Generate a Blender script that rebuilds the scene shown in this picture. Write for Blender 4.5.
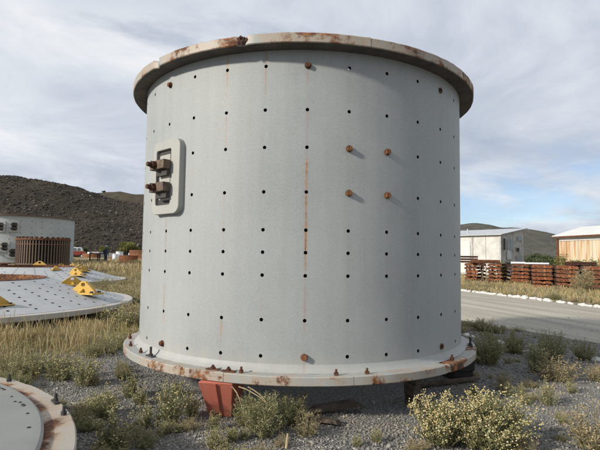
import bpy, bmesh, math, random
import numpy as np
from mathutils import Vector, Matrix, noise as mn

for o in list(bpy.data.objects):
    bpy.data.objects.remove(o, do_unlink=True)
scene = bpy.context.scene
COL = scene.collection
R_ = math.radians
rng = np.random.default_rng(7)
random.seed(7)

# ------------------------------------------------------------------ camera
CAM = Vector((0.0, 0.0, 1.5))
FPX, PITCH, ROLL = 474.35, 0.0640, 0.01415
_fw = Vector((0, math.cos(PITCH), math.sin(PITCH)))
_u0 = Vector((0, -math.sin(PITCH), math.cos(PITCH)))
_x0 = Vector((1, 0, 0))
_rt = _x0 * math.cos(ROLL) + _u0 * math.sin(ROLL)
_up = _u0 * math.cos(ROLL) - _x0 * math.sin(ROLL)
cd = bpy.data.cameras.new('camera')
cam = bpy.data.objects.new('camera', cd)
COL.objects.link(cam)
cd.sensor_width = 36.0
cd.lens = FPX / 600.0 * 36.0
cd.clip_start = 0.05
cd.clip_end = 5000.0
m = Matrix.Identity(4)
for i in range(3):
    m[i][0], m[i][1], m[i][2], m[i][3] = _rt[i], _up[i], -_fw[i], CAM[i]
cam.matrix_world = m
scene.camera = cam

# ------------------------------------------------------------------ light
SUN_AZ, SUN_EL = 59.0, 25.5          # degrees left of "behind the camera", elevation
sd = Vector((-math.sin(R_(SUN_AZ)) * math.cos(R_(SUN_EL)), -math.cos(R_(SUN_AZ)) * math.cos(R_(SUN_EL)), math.sin(R_(SUN_EL))))
sl = bpy.data.lights.new('sun', 'SUN')
sl.energy = 5.0
sl.angle = R_(4.0)
sl.color = (1.0, 0.93, 0.83)
sun = bpy.data.objects.new('sun', sl)
COL.objects.link(sun)
sun.rotation_euler = sd.to_track_quat('Z', 'Y').to_euler()

world = bpy.data.worlds.new('World')
scene.world = world
world.use_nodes = True
wt = world.node_tree
wt.nodes.clear()


class NT:
    """tiny helper for wiring nodes"""
    def __init__(self, tree):
        self.t = tree
    def n(self, kind, **kw):
        nd = self.t.nodes.new(kind)
        for k, v in kw.items():
            setattr(nd, k, v)
        return nd
    def l(self, a, b):
        self.t.links.new(a, b)
    def put(self, sock, v):
        if isinstance(v, bpy.types.NodeSocket):
            self.l(v, sock)
        elif isinstance(v, (tuple, list)) and len(v) == 3 and sock.type == 'RGBA':
            sock.default_value = (*v, 1)
        else:
            sock.default_value = v
    def math(self, op, a, b=0.0, c=None, clamp=False):
        nd = self.n('ShaderNodeMath', operation=op, use_clamp=clamp)
        self.put(nd.inputs[0], a)
        self.put(nd.inputs[1], b)
        if c is not None:
            self.put(nd.inputs[2], c)
        return nd.outputs[0]
    def ss(self, v, a, b):
        nd = self.n('ShaderNodeMapRange', interpolation_type='SMOOTHSTEP')
        self.put(nd.inputs['Value'], v)
        nd.inputs['From Min'].default_value = a
        nd.inputs['From Max'].default_value = b
        return nd.outputs[0]
    def rng(self, v, a, b, c, d):
        nd = self.n('ShaderNodeMapRange')
        self.put(nd.inputs['Value'], v)
        for k, x in zip(('From Min', 'From Max', 'To Min', 'To Max'), (a, b, c, d)):
            nd.inputs[k].default_value = x
        return nd.outputs[0]
    def mix(self, f, a, b, mode='MIX'):
        nd = self.n('ShaderNodeMix', data_type='RGBA', blend_type=mode)
        self.put(nd.inputs[0], f)
        self.put(nd.inputs[6], a)
        self.put(nd.inputs[7], b)
        return nd.outputs[2]
    def noise(self, vec, scale, detail=4, rough=0.55, dist=0.0, col=False):
        nd = self.n('ShaderNodeTexNoise')
        if vec is not None:
            self.l(vec, nd.inputs['Vector'])
        nd.inputs['Scale'].default_value = scale
        nd.inputs['Detail'].default_value = detail
        nd.inputs['Roughness'].default_value = rough
        nd.inputs['Distortion'].default_value = dist
        return nd.outputs['Color' if col else 'Fac']
    def mapping(self, vec, scale=(1, 1, 1), loc=(0, 0, 0)):
        nd = self.n('ShaderNodeMapping')
        self.l(vec, nd.inputs['Vector'])
        nd.inputs['Scale'].default_value = scale
        nd.inputs['Location'].default_value = loc
        return nd.outputs[0]
    def ramp(self, v, stops):
        nd = self.n('ShaderNodeValToRGB')
        self.put(nd.inputs[0], v)
        els = nd.color_ramp.elements
        while len(els) < len(stops):
            els.new(0.5)
        for e, (p, c) in zip(els, stops):
            e.position = p
            e.color = (*c, 1)
        return nd.outputs[0]


W = NT(wt)
sky = W.n('ShaderNodeTexSky', sky_type='NISHITA')
sky.sun_disc = False
sky.sun_elevation = R_(SUN_EL)
sky.sun_rotation = math.atan2(sd.x, sd.y)
sky.altitude = 1400
sky.air_density = 1.0
sky.dust_density = 0.3
sky.ozone_density = 3.0
bg_sky = W.n('ShaderNodeBackground')
W.l(sky.outputs[0], bg_sky.inputs[0])
bg_sky.inputs[1].default_value = 0.12
geo = W.n('ShaderNodeTexCoord')
sep = W.n('ShaderNodeSeparateXYZ')
W.l(geo.outputs['Generated'], sep.inputs[0])
zz = W.math('MAXIMUM', sep.outputs[2], 0.0)
den = W.math('ADD', zz, 0.19)
px = W.math('DIVIDE', sep.outputs[0], den)
py = W.math('DIVIDE', sep.outputs[1], den)
cmb = W.n('ShaderNodeCombineXYZ')
W.l(px, cmb.inputs[0]); W.l(py, cmb.inputs[1])
pv = W.mapping(cmb.outputs[0], (0.8, 1.0, 1), (3.1, 1.7, 0))
n1 = W.noise(pv, 0.75, 7, 0.56, 0.35)
n2 = W.noise(W.mapping(cmb.outputs[0], (1.0, 0.9, 1), (9.3, 4.2, 0)), 1.7, 8, 0.60, 0.5)
n3 = W.noise(W.mapping(cmb.outputs[0], (0.8, 1.3, 1), (2.3, 8.2, 0)), 0.55, 4, 0.5)
shade = W.math('ADD', W.math('MULTIPLY', n2, 0.5), W.math('MULTIPLY', n3, 0.5))
cloudcol = W.ramp(shade, [(0.34, (0.45, 0.51, 0.61)), (0.46, (0.58, 0.63, 0.72)), (0.54, (0.72, 0.765, 0.83)), (0.66, (0.92, 0.93, 0.95))])
bg_cl = W.n('ShaderNodeBackground')
W.l(cloudcol, bg_cl.inputs[0])
bg_cl.inputs[1].default_value = 1.0
cover = W.ss(W.math('ADD', n1, W.math('MULTIPLY', W.ss(zz, 0.05, 0.28), 0.12)), 0.42, 0.57)
cover = W.math('ADD', W.math('MULTIPLY', cover, 0.66), 0.30)
mixs = W.n('ShaderNodeMixShader')
W.l(cover, mixs.inputs[0]); W.l(bg_sky.outputs[0], mixs.inputs[1]); W.l(bg_cl.outputs[0], mixs.inputs[2])
wo = W.n('ShaderNodeOutputWorld')
W.l(mixs.outputs[0], wo.inputs[0])

vs = scene.view_settings
vs.view_transform = 'Standard'
vs.look = 'None'
vs.exposure = 0.0
vs.gamma = 1.0
vs.use_curve_mapping = False
scene.render.resolution_x, scene.render.resolution_y = 1024, 768

# ------------------------------------------------------------------ helpers


def ray(x, y):
    return _fw + _rt * ((x - 300) / FPX) - _up * ((y - 225) / FPX)


def at(x, y, z=0.0):
    """point at height z where the sight line through (x, y) of the 600x450 picture meets it"""
    d = ray(x, y)
    return CAM + d * ((z - CAM.z) / d.z)


def aty(x, y, Y):
    d = ray(x, y)
    return CAM + d * (Y / d.y)


def sstep(a, b, v):
    t = min(1, max(0, (v - a) / (b - a)))
    return t * t * (3 - 2 * t)


def gz(x, y):
    """ground height: flat yard, rising a little to the scrap yard on the left"""
    return 0.36 * sstep(20, 46, y) * sstep(-4, -12, x)


class MB:
    def __init__(self):
        self.v, self.f = [], []
    def add(self, vs, fs, M=None):
        o = len(self.v)
        for p in vs:
            self.v.append(tuple(M @ Vector(p)) if M is not None else tuple(p))
        for f in fs:
            self.f.append([i + o for i in f])
        return self
    def box(self, c, s, M=None, top=(1, 1), shear=(0, 0)):
        hx, hy, hz = s[0] / 2, s[1] / 2, s[2] / 2
        vs = []
        for z, k, sh in ((-hz, (1, 1), (0, 0)), (hz, top, shear)):
            for sx, sy in ((-1, -1), (1, -1), (1, 1), (-1, 1)):
                vs.append((c[0] + sx * hx * k[0] + sh[0], c[1] + sy * hy * k[1] + sh[1], c[2] + z))
        return self.add(vs, [(3, 2, 1, 0), (4, 5, 6, 7), (0, 1, 5, 4), (1, 2, 6, 5), (2, 3, 7, 6), (3, 0, 4, 7)], M)
    def cyl(self, p0, p1, r0, r1=None, n=12, cap=True):
        r1 = r0 if r1 is None else r1
        p0, p1 = Vector(p0), Vector(p1)
        d = (p1 - p0).normalized()
        a = d.orthogonal().normalized()
        b = d.cross(a)
        vs = [p0 + (a * math.cos(t) + b * math.sin(t)) * r0 for t in [2 * math.pi * i / n for i in range(n)]]
        vs += [p1 + (a * math.cos(t) + b * math.sin(t)) * r1 for t in [2 * math.pi * i / n for i in range(n)]]
        fs = [(i, (i + 1) % n, n + (i + 1) % n, n + i) for i in range(n)]
        if cap:
            fs += [tuple(range(n - 1, -1, -1)), tuple(range(n, 2 * n))]
        return self.add(vs, fs)
    def lathe(self, prof, a0=0.0, a1=360.0, n=64, close=False, caps=False, fn=None):
        """profile of (r, z); angle 0 faces -Y, positive towards +X. closed profile if close"""
        full = abs(a1 - a0 - 360) < 1e-6
        k = n if full else n + 1
        m_ = len(prof)
        vs = []
        for i in range(k):
            t = R_(a0 + (a1 - a0) * i / n)
            for j, (r, z) in enumerate(prof):
                if fn:
                    r, z = fn(t, j, r, z)
                vs.append((r * math.sin(t), -r * math.cos(t), z))
        fs = []
        jm = m_ if close else m_ - 1
        for i in range(n):
            i2 = (i + 1) % k
            for j in range(jm):
                j2 = (j + 1) % m_
                fs.append((i * m_ + j, i2 * m_ + j, i2 * m_ + j2, i * m_ + j2))
        if caps and not full:
            fs.append(tuple(range(m_ - 1, -1, -1)))
            fs.append(tuple((k - 1) * m_ + j for j in range(m_)))
        return self.add(vs, fs)
    def prism(self, poly, t, M=None):
        """polygon in XZ, thickness t along Y (centred)"""
        n = len(poly)
        vs = [(x, -t / 2, z) for x, z in poly] + [(x, t / 2, z) for x, z in poly]
        fs = [tuple(range(n)), tuple(range(2 * n - 1, n - 1, -1))]
        fs += [(i, n + i, n + (i + 1) % n, (i + 1) % n) for i in range(n)]
        return self.add(vs, fs, M)
    def mesh(self, name, mat, smooth=False, fixn=True, angle=35):
        me = bpy.data.meshes.new(name)
        me.from_pydata(self.v, [], self.f)
        if fixn:
            bm = bmesh.new()
            bm.from_mesh(me)
            bmesh.ops.recalc_face_normals(bm, faces=bm.faces)
            bm.to_mesh(me)
            bm.free()
        if mat:
            me.materials.append(mat)
        if smooth:
            for p in me.polygons:
                p.use_smooth = True
            me.set_sharp_from_angle(angle=R_(angle))
        return me
    def build(self, name, mat, parent=None, smooth=False, loc=None, rot=None, bevel=0, **kw):
        return link(name, self.mesh(name, mat, smooth, **kw), parent, loc, rot, bevel)


def link(name, data, parent=None, loc=None, rot=None, bevel=0):
    o = bpy.data.objects.new(name, data)
    COL.objects.link(o)
    if parent:
        o.parent = parent
    if loc is not None:
        o.location = loc
    if rot is not None:
        o.rotation_euler = rot
    if bevel:
        b = o.modifiers.new('bevel', 'BEVEL')
        b.width = bevel
        b.segments = 2
        b.limit_method = 'ANGLE'
    return o


def tag(o, label, cat, group=None):
    o['label'] = label
    o['category'] = cat
    if group:
        o['group'] = group
    return o


def thing(name, label, cat, loc=(0, 0, 0), rotz=0.0, group=None, scale=None):
    o = link(name, None, None, loc, (0, 0, rotz))
    o.empty_display_size = 0.2
    if scale:
        o.scale = scale if isinstance(scale, (tuple, list)) else (scale,) * 3
    return tag(o, label, cat, group)


def structure(o):
    o['kind'] = 'structure'
    return o


def np_mesh(name, verts, faces, mat, smooth=False):
    """faces: (n, k) int array"""
    me = bpy.data.meshes.new(name)
    verts = np.asarray(verts, np.float32)
    faces = np.asarray(faces, np.int32)
    n, k = faces.shape
    me.vertices.add(len(verts))
    me.vertices.foreach_set('co', verts.ravel())
    me.loops.add(n * k)
    me.loops.foreach_set('vertex_index', faces.ravel())
    me.polygons.add(n)
    me.polygons.foreach_set('loop_start', np.arange(0, n * k, k, dtype=np.int32))
    me.update(calc_edges=True)
    if smooth:
        me.polygons.foreach_set('use_smooth', np.ones(n, bool))
    if mat:
        me.materials.append(mat)
    me.validate()
    return me


# ------------------------------------------------------------------ materials
def new_mat(name):
    mt = bpy.data.materials.new(name)
    mt.use_nodes = True
    t = mt.node_tree
    t.nodes.clear()
    N = NT(t)
    out = N.n('ShaderNodeOutputMaterial')
    b = N.n('ShaderNodeBsdfPrincipled')
    N.l(b.outputs[0], out.inputs[0])
    N.b = b
    N.tc = N.n('ShaderNodeTexCoord').outputs['Object']
    N.out = out
    return mt, N


def bump(N, h, strength=0.3, dist=0.01):
    bp = N.n('ShaderNodeBump')
    bp.inputs['Strength'].default_value = strength
    bp.inputs['Distance'].default_value = dist
    N.l(h, bp.inputs['Height'])
    N.l(bp.outputs[0], N.b.inputs['Normal'])


def simple(name, c, rough=0.7, var=0.25, scale=6.0, bs=0.2, metal=0.0, bdist=0.01):
    mt, N = new_mat(name)
    n = N.noise(N.tc, scale, 6, 0.6)
    d = tuple(x * (1 - var) for x in c)
    l = tuple(min(1, x * (1 + var)) for x in c)
    N.put(N.b.inputs['Base Color'], N.ramp(n, [(0.3, d), (0.7, l)]))
    N.b.inputs['Roughness'].default_value = rough
    N.b.inputs['Metallic'].default_value = metal
    bump(N, N.noise(N.tc, scale * 5, 4), bs, bdist)
    return mt


RUST_A, RUST_B, RUST_C = (0.095, 0.036, 0.016), (0.20, 0.078, 0.028), (0.36, 0.165, 0.06)


def rust_col(N, scale=12):
    return N.ramp(N.noise(N.tc, scale, 8, 0.65), [(0.3, (0.045, 0.02, 0.012)), (0.45, RUST_A), (0.58, RUST_B), (0.75, RUST_C)])


def rust_mat(name, tint=(1, 1, 1), scale=12):
    mt, N = new_mat(name)
    c = N.mix(1.0, rust_col(N, scale), tint, 'MULTIPLY')
    oi = N.n('ShaderNodeObjectInfo')
    c = N.mix(0.75, c, N.ramp(oi.outputs['Random'], [(0.0, (0.55, 0.55, 0.55)), (1.0, (1, 1, 1))]), 'MULTIPLY')
    N.put(N.b.inputs['Base Color'], c)
    N.b.inputs['Roughness'].default_value = 0.85
    bump(N, N.noise(N.tc, scale * 3, 6), 0.5, 0.01)
    return mt


def paint_rust(name, paint, lo=0.56, hi=0.66, scale=3.0, var=0.12, rough=0.55, edge=None, zs=1.0, spots=()):
    """painted steel with rust patches; edge=(r0, r1): more rust between these radii"""
    mt, N = new_mat(name)
    n = N.math('ADD', N.math('MULTIPLY', N.noise(N.mapping(N.tc, (1, 1, zs)), scale, 8, 0.66, 0.4), 0.8), N.math('MULTIPLY', N.noise(N.tc, scale * 5, 6, 0.7), 0.2))
    if edge:
        s = N.n('ShaderNodeSeparateXYZ')
        N.l(N.tc, s.inputs[0])
        r = N.math('SQRT', N.math('ADD', N.math('MULTIPLY', s.outputs[0], s.outputs[0]), N.math('MULTIPLY', s.outputs[1], s.outputs[1])))
        n = N.math('ADD', n, N.math('MULTIPLY', N.ss(r, edge[0], edge[1]), edge[2] if len(edge) > 2 else 0.1))
    if spots:                      # rust patches the flange really has, by angle round its axis
        s2 = N.n('ShaderNodeSeparateXYZ')
        N.l(N.tc, s2.inputs[0])
        th = N.math('MULTIPLY', N.math('ARCTAN2', s2.outputs[0], N.math('MULTIPLY', s2.outputs[1], -1.0)), 180 / math.pi)
        for c_, w_, k_ in spots:
            n = N.math('ADD', n, N.math('MULTIPLY', N.ss(N.math('ABSOLUTE', N.math('SUBTRACT', th, c_)), w_, w_ * 0.3), k_))
    mask = N.ss(n, lo, hi)
    p = N.ramp(N.noise(N.tc, 1.7, 6, 0.6), [(0.3, tuple(x * (1 - var) for x in paint)), (0.7, tuple(x * (1 + var * .6) for x in paint))])
    p = N.mix(N.ss(n, lo - 0.12, lo + 0.02), p, N.mix(0.5, p, (0.36, 0.25, 0.15)))
    N.put(N.b.inputs['Base Color'], N.mix(mask, p, rust_col(N, 14)))
    N.put(N.b.inputs['Roughness'], N.rng(mask, 0, 1, rough, 0.9))
    bump(N, N.math('ADD', N.noise(N.tc, 60, 4), N.math('MULTIPLY', mask, 1.5)), 0.25, 0.004)
    return mt


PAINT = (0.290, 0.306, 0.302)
TH0 = 0.96


def shell_material(name, paint, streaks=True, scale=1.0):
    mt, N = new_mat(name)
    s = N.n('ShaderNodeSeparateXYZ')
    N.l(N.tc, s.inputs[0])
    x, y, z = s.outputs
    th = N.math('MULTIPLY', N.math('ARCTAN2', x, N.math('MULTIPLY', y, -1.0)), 180 / math.pi)
    wob = N.math('MULTIPLY', N.math('SUBTRACT', N.noise(N.mapping(N.tc, (1, 1, 1)), 3.0, 3), 0.5), 0.35)
    c = N.math('DIVIDE', N.math('SUBTRACT', N.math('ADD', th, wob), TH0), 11.25)
    rc = N.math('ROUND', c)
    d = N.math('ABSOLUTE', N.math('SUBTRACT', c, rc))
    wn = N.n('ShaderNodeTexWhiteNoise', noise_dimensions='1D')
    N.l(N.math('ADD', rc, 31.7), wn.inputs['W'])
    rnd = wn.outputs['Value']
    main = N.math('LESS_THAN', N.math('ABSOLUTE', rc), 0.5)
    cz = N.n('ShaderNodeCombineXYZ')
    N.l(N.math('MULTIPLY', rc, 7.3), cz.inputs[0])
    N.l(z, cz.inputs[2])
    vz = N.ss(N.math('ADD', N.noise(cz.outputs[0], 2.1, 4, 0.6), N.math('MULTIPLY', main, 0.05)), 0.44, 0.64)
    line = N.ss(d, 0.034, 0.006)
    halo = N.ss(d, 0.10, 0.01)
    amt = N.math('ADD', N.math('MULTIPLY', N.math('POWER', rnd, 2.0), 0.60), N.math('MULTIPLY', N.math('MULTIPLY', main, N.math('ADD', 0.16, N.math('MULTIPLY', N.math('MULTIPLY', N.ss(z, 1.25, 1.45), N.ss(z, 2.55, 2.35)), 0.50))), 1.0))
    stk = N.math('MULTIPLY', N.math('MULTIPLY', N.math('ADD', N.math('MULTIPLY', line, 0.8), N.math('MULTIPLY', halo, 0.25)), vz), amt, clamp=True)
    # paint: weathered, blotchy, faint vertical runs, speckle
    big = N.noise(N.tc, 1.1, 6, 0.6)
    runs = N.noise(N.mapping(N.tc, (7, 7, 0.25)), 1.6, 5, 0.6)
    fine = N.noise(N.tc, 70, 3, 0.7)
    val = N.math('ADD', N.math('ADD', N.math('MULTIPLY', big, 0.42), N.math('MULTIPLY', runs, 0.16)), N.math('MULTIPLY', fine, 0.42))
    p = N.ramp(val, [(0.32, tuple(a * 0.80 for a in paint)), (0.5, paint), (0.68, tuple(a * 1.16 for a in paint))])
    # chalky scuffs, short and mostly vertical
    sc = N.noise(N.mapping(N.tc, (9, 9, 1.6)), 2.3, 6, 0.72, 1.5)
    p = N.mix(N.math('MULTIPLY', N.ss(sc, 0.66, 0.76), 0.45), p, (0.50, 0.52, 0.52))
    # dust and grime splashed up from the ground
    g = N.math('MULTIPLY', N.ss(N.math('ADD', z, N.math('MULTIPLY', N.noise(N.mapping(N.tc, (5, 5, 1)), 2, 5), -0.55)), 0.42, 0.02), 0.38)
    p = N.mix(g, p, (0.40, 0.37, 0.31))
    if streaks:
        sp = N.ss(N.noise(N.tc, 19, 5, 0.75), 0.735, 0.80)
        p = N.mix(N.math('MULTIPLY', sp, 0.5), p, (0.24, 0.12, 0.05))
        rc2 = N.ramp(N.noise(N.tc, 25, 3), [(0.35, (0.17, 0.065, 0.02)), (0.7, (0.44, 0.20, 0.06))])
        p = N.mix(stk, p, rc2)
    N.put(N.b.inputs['Base Color'], p)
    N.put(N.b.inputs['Roughness'], N.rng(big, 0.3, 0.7, 0.5, 0.68))
    N.b.inputs['Specular IOR Level'].default_value = 0.35
    bump(N, N.math('ADD', N.noise(N.tc, 110, 3, 0.7), N.math('MULTIPLY', N.noise(N.tc, 2.2, 2), 3.0)), 0.16, 0.006)
    return mt


M = {}
M['shell'] = shell_material('weathered grey paint', PAINT)
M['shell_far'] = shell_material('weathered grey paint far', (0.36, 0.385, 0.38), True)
M['flange'] = paint_rust('flange paint with rusty edge', (0.315, 0.325, 0.31), 0.585, 0.66, 3.4, edge=(2.17, 2.205, 0.055), spots=((46, 9, 0.12), (28, 12, 0.03), (-25, 6, 0.02), (70, 12, 0.05)))
M['flange_top'] = paint_rust('flange paint rusted', (0.285, 0.285, 0.265), 0.545, 0.64, 2.4, edge=(2.15, 2.2, 0.045), spots=((-20, 5.5, 0.16), (-31, 9, 0.04), (-50, 8, 0.03)))
M['flange_near'] = paint_rust('head flange paint rusted', (0.34, 0.31, 0.265), 0.57, 0.68, 2.2, edge=(2.57, 2.44, 0.17))
M['head'] = paint_rust('head paint', (0.39, 0.40, 0.40), 0.68, 0.78, 2.0)
M['head_rim'] = paint_rust('head rim paint', (0.42, 0.40, 0.36), 0.60, 0.72, 2.5)
M['head_near'] = paint_rust('near head paint', (0.235, 0.24, 0.22), 0.70, 0.80, 2.0)
M['dark_underside'] = simple('dark brown flange underside', (0.075, 0.066, 0.055), 0.8, 0.35, 6, 0.3)
M['rust'] = rust_mat('rust')
M['rust_dark'] = rust_mat('dark rust', (0.45, 0.42, 0.42))
M['rust_orange'] = rust_mat('orange rust', (1.6, 1.4, 1.35), 9)
M['rust_pale'] = rust_mat('faded rust', (1.5, 1.5, 1.6), 9)
M['bolt'] = rust_mat('bolt rust', (0.75, 0.7, 0.7), 40)
M['steel_brown'] = simple('browned steel', (0.115, 0.08, 0.055), 0.6, 0.45, 20, 0.3, 0.2)
M['dark_steel'] = simple('dark steel', (0.035, 0.032, 0.03), 0.7, 0.3, 20)
M['liner'] = simple('black rubber backing', (0.012, 0.012, 0.012), 0.9, 0.2)
M['hole'] = simple('hole wall', (0.03, 0.026, 0.022), 0.9, 0.3, 30)
M['yellow'] = paint_rust('yellow paint', (0.56, 0.35, 0.055), 0.60, 0.72, 7.0, 0.25)
M['red'] = paint_rust('faded red oxide paint', (0.50, 0.15, 0.10), 0.66, 0.74, 7.0, 0.2, 0.75)
M['timber'] = simple('weathered timber', (0.085, 0.065, 0.048), 0.9, 0.5, 14, 0.5)
M['timber_dark'] = simple('tarred timber', (0.022, 0.018, 0.015), 0.9, 0.4, 14, 0.5)
M['straw'] = simple('dry stalk', (0.42, 0.33, 0.19), 0.85, 0.3, 20)
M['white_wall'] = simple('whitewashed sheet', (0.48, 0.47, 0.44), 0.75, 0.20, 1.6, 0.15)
M['white_trim'] = simple('white trim', (0.54, 0.54, 0.52), 0.6, 0.06, 4)
M['roof_grey'] = simple('galvanised roof', (0.42, 0.44, 0.46), 0.5, 0.12, 1.5, 0.1)
M['roof_pale'] = simple('pale roof sheet', (0.62, 0.62, 0.60), 0.5, 0.08, 1.5, 0.1)
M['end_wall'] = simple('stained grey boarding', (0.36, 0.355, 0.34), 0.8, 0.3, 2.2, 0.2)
M['pane'] = simple('dusty window pane', (0.16, 0.19, 0.21), 0.15, 0.2, 3, 0.02)
M['pane_pale'] = simple('pale window board', (0.42, 0.46, 0.48), 0.4, 0.1, 3, 0.02)
M['dark_void'] = simple('dark opening', (0.03, 0.03, 0.03), 0.8, 0.2)
M['stone_white'] = simple('limewashed stone', (0.66, 0.64, 0.59), 0.9, 0.18, 7, 0.5, 0, 0.03)
M['stone_grey'] = simple('grey stone', (0.28, 0.27, 0.25), 0.9, 0.3, 7, 0.5, 0, 0.03)
M['concrete'] = simple('concrete', (0.33, 0.32, 0.30), 0.9, 0.2, 4, 0.3)
M['cloth_navy'] = simple('navy overall', (0.022, 0.032, 0.055), 0.9, 0.2, 20)
M['skin'] = simple('skin', (0.16, 0.085, 0.05), 0.6, 0.1, 20)
M['cap_blue'] = simple('light blue cap', (0.36, 0.47, 0.58), 0.8, 0.1, 20)
M['boot'] = simple('black boot', (0.015, 0.014, 0.013), 0.7, 0.2, 20)
M['car_white'] = simple('white car paint', (0.68, 0.68, 0.68), 0.35, 0.04)
M['car_red'] = simple('dull red car paint', (0.26, 0.05, 0.03), 0.4, 0.1)
M['tyre'] = simple('tyre rubber', (0.02, 0.02, 0.02), 0.85, 0.2)
M['plastic_white'] = simple('white plastic', (0.66, 0.68, 0.7), 0.5, 0.05)
M['bark'] = simple('bark', (0.09, 0.065, 0.045), 0.9, 0.4, 20, 0.6)
M['stem'] = simple('weed stem', (0.17, 0.15, 0.075), 0.85, 0.3, 30)


def rusty_sheet():
    mt, N = new_mat('rust streaked cream sheet')
    n = N.noise(N.mapping(N.tc, (2.2, 2.2, 0.16)), 1.5, 7, 0.6)
    n = N.math('ADD', N.math('MULTIPLY', n, 0.85), N.math('MULTIPLY', N.noise(N.mapping(N.tc, (9, 9, 0.3)), 1.0, 4), 0.15))
    c = N.ramp(n, [(0.42, (0.56, 0.52, 0.41)), (0.53, (0.54, 0.44, 0.29)), (0.60, (0.44, 0.23, 0.11)), (0.68, (0.28, 0.11, 0.05))])
    N.put(N.b.inputs['Base Color'], c)
    N.b.inputs['Roughness'].default_value = 0.75
    return mt


M['rusty_sheet'] = rusty_sheet()


def leaf_mat(name, stops, trans=0.25, rough=0.7):
    mt, N = new_mat(name)
    g = N.n('ShaderNodeNewGeometry')
    oi = N.n('ShaderNodeObjectInfo')
    r = N.math('FRACT', N.math('ADD', g.outputs['Random Per Island'], N.math('MULTIPLY', oi.outputs['Random'], 0.0)))
    c = N.ramp(r, stops)
    c = N.mix(0.6, c, N.ramp(oi.outputs['Random'], [(0, (0.75, 0.78, 0.75)), (1, (1.0, 1.0, 1.0))]), 'MULTIPLY')
    N.put(N.b.inputs['Base Color'], c)
    N.b.inputs['Roughness'].default_value = rough
    tr = N.n('ShaderNodeBsdfTranslucent')
    N.l(c, tr.inputs[0])
    mx = N.n('ShaderNodeMixShader')
    mx.inputs[0].default_value = trans
    N.l(N.b.outputs[0], mx.inputs[1]); N.l(tr.outputs[0], mx.inputs[2]); N.l(mx.outputs[0], N.out.inputs[0])
    return mt


M['leaf'] = leaf_mat('grey green leaves', [(0, (0.17, 0.18, 0.085)), (0.5, (0.27, 0.275, 0.13)), (0.85, (0.37, 0.345, 0.18)), (1, (0.46, 0.38, 0.22))])
M['leaf_dry'] = leaf_mat('dry pale leaves', [(0, (0.25, 0.21, 0.10)), (0.5, (0.38, 0.31, 0.17)), (1, (0.52, 0.43, 0.27))])
M['flower'] = leaf_mat('yellow flower heads', [(0, (0.50, 0.38, 0.14)), (0.5, (0.62, 0.52, 0.25)), (1, (0.70, 0.62, 0.40))], 0.15)
M['flower_dry'] = leaf_mat('withered flower heads', [(0, (0.30, 0.22, 0.11)), (1, (0.46, 0.38, 0.23))], 0.1)
M['grass_dry'] = leaf_mat('dry blond grass', [(0, (0.26, 0.18, 0.09)), (0.25, (0.46, 0.34, 0.17)), (0.6, (0.62, 0.50, 0.29)), (0.8, (0.44, 0.36, 0.17)), (1, (0.27, 0.26, 0.10))], 0.3)
M['grass_green'] = leaf_mat('olive grass', [(0, (0.19, 0.20, 0.055)), (0.6, (0.33, 0.31, 0.09)), (1, (0.48, 0.40, 0.16))], 0.3)
M['tree_leaf'] = leaf_mat('bush leaves', [(0, (0.032, 0.045, 0.018)), (0.6, (0.06, 0.08, 0.028)), (1, (0.10, 0.115, 0.04))], 0.25)
M['scrub_leaf'] = leaf_mat('yellow green leaves', [(0, (0.10, 0.12, 0.03)), (0.6, (0.19, 0.19, 0.05)), (1, (0.30, 0.26, 0.08))], 0.3)


def stones_mat(name, stops, rough=0.9, dust=0.0):
    mt, N = new_mat(name)
    g = N.n('ShaderNodeNewGeometry')
    c = N.ramp(g.outputs['Random Per Island'], stops)
    c = N.mix(0.5, c, N.ramp(N.noise(N.tc, 30, 4), [(0.3, (0.6, 0.6, 0.6)), (0.7, (1, 1, 1))]), 'MULTIPLY')
    c = N.mix(N.math('MULTIPLY', N.ss(N.noise(N.tc, 1.3, 5, 0.65), 0.45, 0.68), dust), c, (0.25, 0.21, 0.155))
    N.put(N.b.inputs['Base Color'], c)
    N.b.inputs['Roughness'].default_value = rough
    return mt


M['pebble'] = stones_mat('gravel stones', [(0, (0.12, 0.115, 0.105)), (0.5, (0.235, 0.222, 0.198)), (0.85, (0.315, 0.298, 0.266)), (1, (0.43, 0.41, 0.37))], dust=0.7)
M['rubble'] = stones_mat('dump rocks', [(0, (0.024, 0.020, 0.017)), (0.55, (0.050, 0.042, 0.034)), (0.88, (0.082, 0.069, 0.053)), (1, (0.20, 0.17, 0.13))])


def ground_mat():
    mt, N = new_mat('yard ground')
    a = N.n('ShaderNodeAttribute', attribute_name='soil')
    n = N.noise(N.tc, 0.9, 6, 0.65)
    nf = N.noise(N.tc, 28, 5, 0.7)
    vo = N.n('ShaderNodeTexVoronoi')
    N.l(N.tc, vo.inputs['Vector'])
    vo.inputs['Scale'].default_value = 48
    grav = N.ramp(N.math('ADD', N.math('MULTIPLY', vo.outputs['Distance'], 0.8), N.math('MULTIPLY', nf, 0.4)), [(0.2, (0.28, 0.27, 0.25)), (0.55, (0.19, 0.183, 0.17)), (0.9, (0.09, 0.087, 0.08))])
    soil = N.ramp(N.math('ADD', N.math('MULTIPLY', n, 0.6), N.math('MULTIPLY', nf, 0.4)), [(0.3, (0.17, 0.14, 0.085)), (0.5, (0.28, 0.225, 0.135)), (0.7, (0.38, 0.31, 0.19))])
    f = N.ss(N.math('ADD', a.outputs['Fac'], N.math('MULTIPLY', N.math('SUBTRACT', N.noise(N.tc, 1.6, 6, 0.7), 0.5), 0.9)), 0.35, 0.65)
    N.put(N.b.inputs['Base Color'], N.mix(f, grav, soil))
    N.b.inputs['Roughness'].default_value = 0.95
    bump(N, N.math('ADD', nf, N.math('MULTIPLY', vo.outputs['Distance'], -1.0)), 0.7, 0.02)
    return mt


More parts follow.
